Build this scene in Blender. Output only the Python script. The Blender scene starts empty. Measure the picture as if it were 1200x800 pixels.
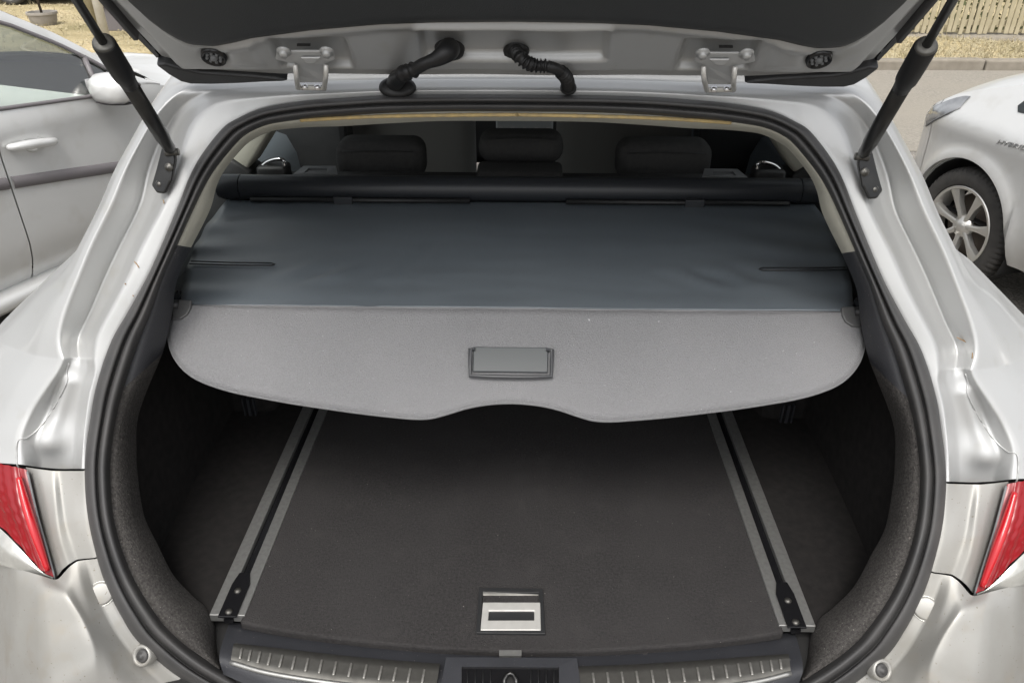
import bpy, bmesh, math, random
from mathutils import Vector, Matrix, noise
random.seed(7)
R = math.radians
sc = bpy.context.scene
COL = sc.collection

# ------------------------------------------------------------------ camera, sky, sun, exposure
cam_d = bpy.data.cameras.new('camera'); cam = bpy.data.objects.new('camera', cam_d); COL.objects.link(cam)
cam.location = (0.022, 0.0, 1.62)
cam.rotation_euler = (R(90) - 0.5235987755982988, 0, 0.022689280275926284)
cam_d.sensor_width = 36; cam_d.lens = 27; cam_d.clip_start = 0.05; cam_d.clip_end = 2000
sc.camera = cam
SUN_EL, SUN_AZ = R(60), R(187)       # azimuth clockwise from +Y (the car's nose)
w = bpy.data.worlds.new('World'); sc.world = w; w.use_nodes = True
wn = w.node_tree; bg = wn.nodes['Background']
sky = wn.nodes.new('ShaderNodeTexSky'); sky.sky_type = 'NISHITA'; sky.sun_disc = False
sky.sun_elevation = SUN_EL; sky.sun_rotation = SUN_AZ; sky.air_density = 1.0; sky.dust_density = 5.0; sky.ozone_density = 0.6
hsv = wn.nodes.new('ShaderNodeHueSaturation'); hsv.inputs['Saturation'].default_value = 0.16
wn.links.new(sky.outputs[0], hsv.inputs['Color']); wn.links.new(hsv.outputs[0], bg.inputs[0])
bg.inputs[1].default_value = 0.15
sun_d = bpy.data.lights.new('sun', 'SUN'); sun = bpy.data.objects.new('sun', sun_d); COL.objects.link(sun)
sun_d.energy = 1.2; sun_d.angle = R(28); sun_d.color = (1, 0.95, 0.88)
dirv = Vector((math.sin(SUN_AZ)*math.cos(SUN_EL), math.cos(SUN_AZ)*math.cos(SUN_EL), math.sin(SUN_EL)))
sun.rotation_euler = dirv.to_track_quat('Z', 'Y').to_euler()
sc.view_settings.view_transform = 'Standard'; sc.view_settings.look = 'None'
sc.view_settings.exposure = 0.72; sc.view_settings.gamma = 1.0

# ------------------------------------------------------------------ helpers
ORG = {}
def root(name, label, cat, loc=(0,0,0), rz=0.0, group=None, kind=None, local=False):
    o = bpy.data.objects.new(name, None); COL.objects.link(o); o.empty_display_size = .2
    o.location = loc; o.rotation_euler = (0,0,rz)
    if label: o['label'] = label
    if cat: o['category'] = cat
    if group: o['group'] = group
    if kind: o['kind'] = kind
    ORG[o.name] = Vector((0,0,0)) if local else Vector(loc)
    return o
def tag(o, label=None, cat=None, group=None, kind=None):
    for k, v in (('label',label),('category',cat),('group',group),('kind',kind)):
        if v: o[k] = v
    return o
def part(name, verts, faces, mat, parent=None, smooth=True, label=None, bevel=0.0, subsurf=0, auto=None, solid=0.0):
    vs = [Vector(v) for v in verts]
    lo = Vector((min(v[i] for v in vs) for i in range(3))); hi = Vector((max(v[i] for v in vs) for i in range(3)))
    c = (lo+hi)/2
    me = bpy.data.meshes.new(name); me.from_pydata([v-c for v in vs], [], [tuple(f) for f in faces]); me.update()
    for p in me.polygons: p.use_smooth = smooth
    if mat: me.materials.append(mat)
    o = bpy.data.objects.new(name, me); COL.objects.link(o)
    if parent:
        o.parent = parent; o.location = c - ORG[parent.name]
    else: o.location = c
    ORG[o.name] = c
    if label: o['label'] = label
    if solid:
        m = o.modifiers.new('solid','SOLIDIFY'); m.thickness = solid; m.offset = 0
    if bevel:
        m = o.modifiers.new('bevel','BEVEL'); m.width = bevel; m.segments = 2; m.limit_method = 'ANGLE'; m.angle_limit = R(35)
    if subsurf:
        m = o.modifiers.new('sub','SUBSURF'); m.levels = subsurf; m.render_levels = subsurf
    if auto is not None and smooth:
        bm = bmesh.new(); bm.from_mesh(me); bm.normal_update()
        for e in bm.edges:
            if len(e.link_faces) == 2 and e.calc_face_angle(0) > auto: e.smooth = False
        bm.to_mesh(me); bm.free()
    return o
class MB:
    def __init__(s): s.v=[]; s.f=[]
    def add(s, vs, fs):
        n=len(s.v); s.v += [tuple(v) for v in vs]; s.f += [tuple(i+n for i in f) for f in fs]; return s
    def box(s, x0,x1,y0,y1,z0,z1):
        return s.add([(x,y,z) for z in (z0,z1) for y in (y0,y1) for x in (x0,x1)],
            [(0,2,3,1),(4,5,7,6),(0,1,5,4),(2,6,7,3),(0,4,6,2),(1,3,7,5)])
    def bar(s, a, b, w, h, up=(0,0,1)):
        a=Vector(a); b=Vector(b); d=(b-a).normalized(); u=Vector(up); x=d.cross(u).normalized(); u=x.cross(d)
        vs=[p+x*sx*w/2+u*sz*h/2 for p in (a,b) for sx,sz in ((-1,-1),(1,-1),(1,1),(-1,1))]
        return s.add(vs,[(3,2,1,0),(4,5,6,7),(0,1,5,4),(1,2,6,5),(2,3,7,6),(3,0,4,7)])
    def tube(s, pts, r, n=12, cap=True, closed=False):
        pts=[Vector(p) for p in pts]; m=len(pts); rs=r if isinstance(r,(list,tuple)) else [r]*m
        base=len(s.v); prev=None
        for i,p in enumerate(pts):
            if closed: t=(pts[(i+1)%m]-pts[i-1])
            else: t=(pts[min(i+1,m-1)]-pts[max(i-1,0)])
            t.normalize()
            if prev is None:
                a=Vector((0,0,1)) if abs(t.z)<.9 else Vector((1,0,0)); u=(a-t*a.dot(t)).normalized()
            else: u=(prev-t*prev.dot(t)).normalized()
            prev=u; v=t.cross(u)
            for k in range(n):
                q=2*math.pi*k/n; s.v.append(tuple(p+(u*math.cos(q)+v*math.sin(q))*rs[i]))
        for i in range(m if closed else m-1):
            a0=base+i*n; a1=base+((i+1)%m)*n
            for k in range(n):
                k2=(k+1)%n; s.f.append((a0+k,a0+k2,a1+k2,a1+k))
        if cap and not closed:
            s.f.append(tuple(base+k for k in reversed(range(n)))); s.f.append(tuple(base+(m-1)*n+k for k in range(n)))
        return s
    def lathe(s, prof, c=(0,0,0), axis=(0,0,1), n=32, xref=None):
        c=Vector(c); ax=Vector(axis).normalized()
        a=Vector(xref) if xref else (Vector((1,0,0)) if abs(ax.x)<.9 else Vector((0,1,0)))
        u=(a-ax*a.dot(ax)).normalized(); v=ax.cross(u); base=len(s.v)
        for (r,h) in prof:
            for k in range(n):
                q=2*math.pi*k/n; s.v.append(tuple(c+ax*h+(u*math.cos(q)+v*math.sin(q))*r))
        for i in range(len(prof)-1):
            for k in range(n):
                k2=(k+1)%n; a0=base+i*n; a1=a0+n; s.f.append((a0+k,a0+k2,a1+k2,a1+k))
        return s
    def prism(s, poly, d):
        """poly: 3D points of a flat outline; d: extrusion vector"""
        n=len(poly); d=Vector(d); b=[Vector(p) for p in poly]
        nrm=Vector((0,0,0))
        for i in range(n): nrm+=b[i].cross(b[(i+1)%n])
        fl = nrm.dot(d)<0
        s_=[(p) for p in b]+[p+d for p in b]
        fs=[tuple(range(n-1,-1,-1)),tuple(range(n,2*n))]+[(i,(i+1)%n,(i+1)%n+n,i+n) for i in range(n)]
        if fl: fs=[tuple(reversed(f)) for f in fs]
        return s.add(s_,fs)
    def grid(s, rows, flip=False):
        n=len(rows); m=len(rows[0]); fs=[]
        for i in range(n-1):
            for j in range(m-1):
                f=(i*m+j,i*m+j+1,(i+1)*m+j+1,(i+1)*m+j); fs.append(f[::-1] if flip else f)
        return s.add([p for r in rows for p in r],fs)
    def build(s, name, mat, parent=None, **k): return part(name, s.v, s.f, mat, parent, **k)
def cr(pts, n):
    """Catmull-Rom through pts, n samples, parameter uniform in index"""
    P=[Vector(p) for p in pts]; m=len(P); out=[]
    for k in range(n):
        t=k/(n-1)*(m-1); i=min(int(t),m-2); f=t-i
        p1,p2=P[i],P[i+1]; p0=P[i-1] if i>0 else p1*2-p2; p3=P[i+2] if i+2<m else p2*2-p1
        out.append(0.5*((2*p1)+(p2-p0)*f+(2*p0-5*p1+4*p2-p3)*f*f+(3*p1-p0-3*p2+p3)*f**3))
    return out
def crl(pts, n):
    """Catmull-Rom resampled at equal arc length"""
    d=cr(pts,len(pts)*12); L=[0]
    for a,b in zip(d,d[1:]): L.append(L[-1]+(b-a).length)
    out=[]; j=0
    for k in range(n):
        t=L[-1]*k/(n-1)
        while j<len(L)-2 and L[j+1]<t: j+=1
        q=(t-L[j])/max(1e-9,L[j+1]-L[j]); out.append(d[j].lerp(d[j+1],min(1,max(0,q))))
    return out
def surf(rows, nr, nc):
    a=[cr(r,nc) for r in rows]
    cols=[cr([a[i][j] for i in range(len(a))],nr) for j in range(nc)]
    return [[cols[j][i] for j in range(nc)] for i in range(nr)]
def crease(pts, n, it=2):
    P=[Vector(p) for p in pts]
    for _ in range(it):
        Q=[P[0]]
        for a,b in zip(P,P[1:]): Q+= [a*.86+b*.14, a*.14+b*.86]
        Q.append(P[-1]); P=Q
    # n samples, even in index so that every row keeps the same columns
    out=[]; m=len(P)
    for k in range(n):
        t=k/(n-1)*(m-1); i=min(int(t),m-2); out.append(P[i].lerp(P[i+1],t-i))
    return out
def csurf(rows, nr, it=2, smooth=0):
    a=[crease(r,(len(r)-1)*9+1,it) for r in rows]; nc=len(a[0])
    cols=[cr([a[i][j] for i in range(len(a))],nr) for j in range(nc)]
    for _ in range(smooth):
        for c in cols:
            o=[p.copy() for p in c]
            for i in range(1,len(c)-1): c[i]=o[i]*.5+(o[i-1]+o[i+1])*.25
    return [[cols[j][i] for j in range(nc)] for i in range(nr)]
def mx(p): return Vector((-p[0],p[1],p[2]))
def mxr(rows): return [[mx(p) for p in r] for r in rows]
def pl(x, pts):
    if x<=pts[0][0]: return pts[0][1]
    for (a,b),(c,d) in zip(pts,pts[1:]):
        if x<=c: return b+(d-b)*(x-a)/(c-a)
    return pts[-1][1]
def ss(a,b,x):
    t=min(1,max(0,(x-a)/(b-a))); return t*t*(3-2*t)

# ------------------------------------------------------------------ materials
def mat(name, col, rough=.5, metal=0.0, coat=0.0, spec=.5, noise_scale=0, noise_amt=0.0, col2=None, bump=0.0, bump_scale=0, sheen=0.0, tr=0.0, detail=4, speck=None, rough2=None):
    m=bpy.data.materials.new(name); m.use_nodes=True; nt=m.node_tree; b=nt.nodes['Principled BSDF']
    b.inputs['Base Color'].default_value=(*col,1); b.inputs['Roughness'].default_value=rough; b.inputs['Metallic'].default_value=metal
    b.inputs['Coat Weight'].default_value=coat; b.inputs['Coat Roughness'].default_value=.06
    b.inputs['Specular IOR Level'].default_value=spec; b.inputs['Sheen Weight'].default_value=sheen
    b.inputs['Transmission Weight'].default_value=tr
    tc=nt.nodes.new('ShaderNodeTexCoord')
    last=None
    if noise_scale:
        n=nt.nodes.new('ShaderNodeTexNoise'); n.inputs['Scale'].default_value=noise_scale; n.inputs['Detail'].default_value=detail
        nt.links.new(tc.outputs['Object'],n.inputs['Vector'])
        rp=nt.nodes.new('ShaderNodeMapRange'); rp.inputs[1].default_value=.5-noise_amt; rp.inputs[2].default_value=.5+noise_amt
        nt.links.new(n.outputs['Fac'],rp.inputs[0])
        mxn=nt.nodes.new('ShaderNodeMix'); mxn.data_type='RGBA'; mxn.inputs[6].default_value=(*col,1); mxn.inputs[7].default_value=(*(col2 or col),1)
        nt.links.new(rp.outputs[0],mxn.inputs[0]); last=mxn.outputs[2]
        if rough2 is not None:
            r2=nt.nodes.new('ShaderNodeMapRange'); r2.inputs[3].default_value=rough; r2.inputs[4].default_value=rough2
            nt.links.new(rp.outputs[0],r2.inputs[0]); nt.links.new(r2.outputs[0],b.inputs['Roughness'])
    if speck:
        for (scale,thr,sc_col,*wd) in speck:
            n=nt.nodes.new('ShaderNodeTexNoise'); n.inputs['Scale'].default_value=scale; n.inputs['Detail'].default_value=2
            nt.links.new(tc.outputs['Object'],n.inputs['Vector'])
            rp=nt.nodes.new('ShaderNodeMapRange'); rp.inputs[1].default_value=thr; rp.inputs[2].default_value=thr+(wd[0] if wd else .04)
            nt.links.new(n.outputs['Fac'],rp.inputs[0])
            q=nt.nodes.new('ShaderNodeMix'); q.data_type='RGBA'; q.inputs[6].default_value=(*col,1); q.inputs[7].default_value=(*sc_col,1)
            if last: nt.links.new(last,q.inputs[6])
            nt.links.new(rp.outputs[0],q.inputs[0]); last=q.outputs[2]
    if last: nt.links.new(last,b.inputs['Base Color'])
    if bump:
        n=nt.nodes.new('ShaderNodeTexNoise'); n.inputs['Scale'].default_value=bump_scale; n.inputs['Detail'].default_value=3
        nt.links.new(tc.outputs['Object'],n.inputs['Vector'])
        bp=nt.nodes.new('ShaderNodeBump'); bp.inputs['Strength'].default_value=min(1,bump); bp.inputs['Distance'].default_value=.002 if bump<=1 else .002*bump
        nt.links.new(n.outputs['Fac'],bp.inputs['Height']); nt.links.new(bp.outputs[0],b.inputs['Normal'])
    return m
M={}
M['paint']=mat('silver_paint',(.465,.47,.47),.40,.46,.4,noise_scale=3,noise_amt=.25,col2=(.42,.423,.415),rough2=.45,bump=.05,bump_scale=1600,speck=[(160,.79,(.2,.17,.12)),(26,.62,(.40,.395,.37),.25)])
M['paint_in']=M['paint']
M['paint_dirty']=mat('silver_paint_dirty',(.35,.348,.335),.45,.46,.15,noise_scale=9,noise_amt=.25,col2=(.26,.252,.23),rough2=.6,detail=9,bump=.05,bump_scale=1600,speck=[(30,.56,(.29,.275,.245),.2),(220,.70,(.2,.18,.15))])
M['pale_paint']=mat('pale_silver_paint',(.66,.665,.66),.34,.35,.5,noise_scale=3,noise_amt=.3,col2=(.60,.602,.59),rough2=.42,speck=[(9,.55,(.55,.545,.52),.3)])
M['rubber']=mat('seal_rubber',(.035,.035,.036),.45,noise_scale=20,noise_amt=.3,col2=(.055,.053,.052),rough2=.6)
M['black']=mat('black_plastic',(.016,.017,.018),.45,noise_scale=40,noise_amt=.3,col2=(.024,.024,.025),bump=.15,bump_scale=900)
M['gloss_black']=mat('black_gloss',(.008,.008,.009),.18)
M['strut']=mat('strut_black',(.006,.006,.006),.3,noise_scale=30,noise_amt=.12,col2=(.018,.018,.017))
M['cabin']=mat('cabin_trim',(.62,.62,.58),.8)
M['sleeve']=mat('sleeve_rubber',(.006,.006,.0065),.5)
M['rust']=mat('rust',(.30,.19,.09),.9)
M['trim']=mat('dark_trim_plastic',(.021,.022,.026),.5,noise_scale=15,noise_amt=.3,col2=(.030,.031,.036),bump=.25,bump_scale=700,detail=9,speck=[(300,.72,(.16,.15,.14)),(60,.74,(.07,.068,.065))])
M['gate_trim']=mat('tailgate_trim_plastic',(.036,.039,.041),.55,bump=.3,bump_scale=900)
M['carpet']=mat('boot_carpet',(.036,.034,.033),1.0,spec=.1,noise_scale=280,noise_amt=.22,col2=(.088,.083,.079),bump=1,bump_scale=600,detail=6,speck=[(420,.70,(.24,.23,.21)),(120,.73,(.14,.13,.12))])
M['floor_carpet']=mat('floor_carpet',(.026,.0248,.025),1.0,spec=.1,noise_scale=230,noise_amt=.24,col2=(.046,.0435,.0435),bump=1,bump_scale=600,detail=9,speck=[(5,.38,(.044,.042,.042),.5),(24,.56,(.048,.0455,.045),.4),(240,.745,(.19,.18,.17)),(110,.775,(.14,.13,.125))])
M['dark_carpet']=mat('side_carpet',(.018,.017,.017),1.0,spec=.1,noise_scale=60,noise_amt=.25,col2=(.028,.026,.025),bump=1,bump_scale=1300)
M['vinyl']=mat('cover_vinyl',(.098,.116,.134),.30,noise_scale=2.4,noise_amt=.25,col2=(.142,.164,.184),rough2=.40,bump=.2,bump_scale=1000,spec=.9)
M['flap']=mat('cover_flap_fabric',(.172,.174,.180),.85,noise_scale=330,noise_amt=.28,col2=(.222,.222,.228),bump=1,bump_scale=700,detail=6,spec=.3,speck=[(3.0,.38,(.235,.234,.240),.35),(46,.775,(.8,.8,.8)),(260,.745,(.4,.4,.4))])
M['cassette']=mat('cassette_plastic',(.026,.029,.034),.42)
M['beige']=mat('beige_trim',(.42,.41,.35),.65,bump=.2,bump_scale=500)
M['tan']=mat('headliner_edge',(.55,.40,.17),.9,noise_scale=90,noise_amt=.3,col2=(.34,.27,.15))
M['liner']=mat('headliner',(.5,.48,.44),.9)
M['alu']=mat('aluminium',(.42,.42,.41),.42,.85,noise_scale=120,noise_amt=.3,col2=(.31,.31,.30),rough2=.55)
M['steel']=mat('scuffed_steel',(.20,.195,.18),.36,.9,noise_scale=35,noise_amt=.2,col2=(.10,.097,.09),rough2=.55,detail=9)
M['rib']=mat('worn_rib',(.36,.35,.33),.4,.8,noise_scale=200,noise_amt=.3,col2=(.2,.195,.18),rough2=.6)
M['chrome']=mat('chrome',(.75,.75,.76),.12,1)
M['handle_silver']=mat('satin_silver',(.70,.69,.66),.4,.5,noise_scale=60,noise_amt=.3,col2=(.6,.59,.56))
M['seat']=mat('seat_fabric',(.055,.055,.056),.95,spec=.15,noise_scale=100,noise_amt=.3,col2=(.072,.071,.07),bump=.5,bump_scale=900)
M['seatback']=mat('seat_vinyl',(.17,.165,.155),.7,bump=.2,bump_scale=500)
M['door_trim']=mat('door_trim',(.10,.115,.13),.5)
M['grey_plastic']=mat('grey_plastic',(.16,.165,.17),.5)
M['console']=mat('console_silver',(.50,.51,.51),.5)
M['red']=mat('red_lens',(.25,.003,.008),.22,0,.1,noise_scale=14,noise_amt=.3,col2=(.17,.001,.004),speck=[(60,.72,(.30,.10,.09))])
M['redbead']=mat('red_bead',(.42,.006,.012),.12,0,.5)
M['clear']=mat('clear_lens',(.50,.50,.47),.12,.4,.6,noise_scale=60,noise_amt=.3,col2=(.33,.33,.31))
M['clip']=mat('clip_grey',(.085,.085,.085),.45)
M['dark']=mat('dark_cavity',(.012,.012,.012),.9)
M['pad']=mat('handle_pad',(.055,.062,.066),.35)
M['handle_frame']=mat('handle_frame',(.05,.052,.056),.35)
M['tyre']=mat('tyre_rubber',(.030,.029,.028),.75,noise_scale=25,noise_amt=.3,col2=(.052,.049,.045),bump=.3,bump_scale=200)
M['alloy']=mat('alloy_rim',(.62,.61,.58),.32,.75,.2)
M['brake']=mat('brake_disc',(.12,.10,.085),.6,.6)
M['moulding']=mat('door_moulding',(.14,.13,.135),.5)
M['headlamp']=mat('headlamp_lens',(.40,.41,.42),.08,.5,.7,noise_scale=9,noise_amt=.15,col2=(.18,.19,.20))
M['wood']=mat('fence_wood',(.42,.37,.255),.9,noise_scale=5,noise_amt=.3,col2=(.29,.255,.165),bump=.5,bump_scale=60)
M['post']=mat('pale_post',(.62,.60,.55),.8,noise_scale=12,noise_amt=.3,col2=(.45,.43,.38))
M['stone']=mat('kerb_stone',(.26,.235,.195),.95,noise_scale=9,noise_amt=.3,col2=(.17,.15,.12),bump=1,bump_scale=40)
M['pot']=mat('grey_pot',(.33,.31,.28),.85,noise_scale=15,noise_amt=.3,col2=(.24,.22,.2))
M['tuft']=mat('dry_tufts',(.40,.345,.23),.9,noise_scale=2,noise_amt=.3,col2=(.27,.235,.14))
M['leaf']=mat('leaf',(.075,.10,.035),.6,noise_scale=3,noise_amt=.3,col2=(.12,.13,.05))
M['bark']=mat('bark',(.09,.07,.05),.9)
M['white_mark']=mat('badge_chrome',(.45,.45,.45),.25,.9)
def glassmat(name, tint, refl=.05):
    m=bpy.data.materials.new(name); m.use_nodes=True; nt=m.node_tree
    for n in list(nt.nodes): nt.nodes.remove(n)
    out=nt.nodes.new('ShaderNodeOutputMaterial'); mi=nt.nodes.new('ShaderNodeMixShader'); t=nt.nodes.new('ShaderNodeBsdfTransparent'); g=nt.nodes.new('ShaderNodeBsdfGlossy')
    fr=nt.nodes.new('ShaderNodeFresnel'); fr.inputs[0].default_value=1.5
    t.inputs[0].default_value=(*tint,1); g.inputs['Roughness'].default_value=.02
    ad=nt.nodes.new('ShaderNodeMath'); ad.operation='ADD'; ad.inputs[1].default_value=refl
    nt.links.new(fr.outputs[0],ad.inputs[0]); nt.links.new(ad.outputs[0],mi.inputs[0]); nt.links.new(t.outputs[0],mi.inputs[1]); nt.links.new(g.outputs[0],mi.inputs[2]); nt.links.new(mi.outputs[0],out.inputs[0])
    return m
M['glass']=glassmat('window_glass',(.86,.92,.90),.18)
M['clear_glass']=glassmat('clear_glass',(.88,.92,.90),.02)
M['tint']=glassmat('tinted_glass',(.25,.28,.28),.05)
def groundmat(name, a, b, scale, bumpd, bscale, patch=None):
    m=bpy.data.materials.new(name); m.use_nodes=True; nt=m.node_tree; p=nt.nodes['Principled BSDF']; p.inputs['Roughness'].default_value=.95; p.inputs['Specular IOR Level'].default_value=.2
    tc=nt.nodes.new('ShaderNodeTexCoord')
    v=nt.nodes.new('ShaderNodeTexVoronoi'); v.inputs['Scale'].default_value=scale; nt.links.new(tc.outputs['Object'],v.inputs['Vector'])
    n=nt.nodes.new('ShaderNodeTexNoise'); n.inputs['Scale'].default_value=.9; n.inputs['Detail'].default_value=8; nt.links.new(tc.outputs['Object'],n.inputs['Vector'])
    mx1=nt.nodes.new('ShaderNodeMix'); mx1.data_type='RGBA'; mx1.inputs[6].default_value=(*a,1); mx1.inputs[7].default_value=(*b,1)
    sp=nt.nodes.new('ShaderNodeSeparateColor'); nt.links.new(v.outputs['Color'],sp.inputs[0])
    nt.links.new(sp.outputs[0],mx1.inputs[0])
    mx2=nt.nodes.new('ShaderNodeMix'); mx2.data_type='RGBA'; pc=patch or tuple(c*.7 for c in a)
    rp=nt.nodes.new('ShaderNodeMapRange'); rp.inputs[1].default_value=.42; rp.inputs[2].default_value=.68; nt.links.new(n.outputs['Fac'],rp.inputs[0])
    nt.links.new(rp.outputs[0],mx2.inputs[0]); nt.links.new(mx1.outputs[2],mx2.inputs[6]); mx2.inputs[7].default_value=(*pc,1)
    nt.links.new(mx2.outputs[2],p.inputs['Base Color'])
    bp=nt.nodes.new('ShaderNodeBump'); bp.inputs['Distance'].default_value=bumpd; bp.inputs['Strength'].default_value=1
    v2=nt.nodes.new('ShaderNodeTexVoronoi'); v2.inputs['Scale'].default_value=bscale; nt.links.new(tc.outputs['Object'],v2.inputs['Vector'])
    nt.links.new(v2.outputs['Distance'],bp.inputs['Height']); nt.links.new(bp.outputs[0],p.inputs['Normal'])
    return m
M['asphalt']=groundmat('asphalt',(.16,.15,.135),(.29,.27,.24),110,.008,95)
M['road']=groundmat('road_asphalt',(.20,.185,.16),(.27,.25,.215),60,.003,70,(.25,.23,.195))
M['verge']=groundmat('verge_gravel',(.36,.29,.165),(.46,.39,.25),35,.012,30,(.22,.19,.10))

GZ=-0.18
# ------------------------------------------------------------------ ground, road, kerb, verge
g=MB(); N=24
xs=[-400,-60,-20]+[-12+i*1.5 for i in range(17)]+[20,60,400]; ys=[-400,-60,-10]+[-4+i for i in range(14)]+[20,60,400]
g.grid([[(x,y,GZ) for x in xs] for y in ys]); tag(g.build('ground',M['asphalt']),kind='structure')
g=MB(); g.grid([[(x,y,GZ+.004) for x in (-120,-20,0,20,120)] for y in (6.3,8,9.74)]); tag(g.build('road',M['road']),kind='structure')
rows=[]
for j in range(22):
    y=9.94+(11.40-9.94)*j/21; rows.append([(x*1.0,y,GZ+.10+.02*(j/21)+.05*noise.noise((x*.9,y*1.3,0))*ss(0,.15,j/21)+.02*noise.noise((x*4,y*4,3))) for x in [-40+i*.35 for i in range(230)]])
v=MB(); v.grid(rows); tag(v.build('verge',M['verge']),kind='structure')
v=MB(); v.grid([[(x,y,GZ+.09) for x in (-120,-20,0,20,120)] for y in (11.38,20,90)]); tag(v.build('garden_ground',M['verge']),kind='structure')
b=MB(); random.seed(3)
for i in range(5200):
    if i%3: p=Vector((random.uniform(2.5,9.5),random.uniform(9.95,11.3),0))
    else: p=Vector((random.uniform(-11,-3),random.uniform(9.95,15),0))
    p.z=GZ+.105+.02*min(1,(p.y-9.94)/1.4)-(.015 if p.y>11.4 else 0); q=random.uniform(.012,.035)
    if p.y<11.4: p.z+=.05*noise.noise((p.x*.9,p.y*1.3,0))+.02*noise.noise((p.x*4,p.y*4,3))
    if random.random()<.55:
        b.add([p+Vector((q,0,0)),p+Vector((-q*.6,q*.8,0)),p+Vector((-q*.5,-q*.9,0)),p+Vector((0,0,q*.8))],[(0,1,3),(1,2,3),(2,0,3)])
    else:
        for k in range(3):
            d=Vector((random.gauss(0,.5),random.gauss(0,.5),1)).normalized()*q*2.6; o_=Vector((random.gauss(0,q*.6),random.gauss(0,q*.6),0)); b.add([p+o_+Vector((-.006,0,0)),p+o_+Vector((.006,0,0)),p+o_+d],[(0,1,2)])
tag(b.build('dry_grass_and_pebbles',M['tuft'],smooth=False),kind='stuff')
kerb=root('kerb',None,None,(0,9.84,GZ),kind='structure')
for i in range(34):
    x=-12+i*.92; h=.115+random.uniform(-.012,.012); b=MB(); b.box(x+.008,x+.912,9.75+random.uniform(-.01,.01),9.935,GZ-.05,GZ+h)
    b.build('kerb_stone',M['stone'],kerb,bevel=.02,smooth=False)

# ================================================================== the silver estate car whose boot is open
car=root('estate_car','silver estate car with its tailgate raised and boot open, filling the foreground','car',(0,2.4,GZ))
def both(name, rows, matl, parent, flip=False, **k):
    """left panel and its mirror image, two objects"""
    a=MB().grid(rows,flip).build(name,matl,parent,**k); b=MB().grid(mxr(rows),not flip).build(name,matl,parent,**k)
    return a,b
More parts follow.
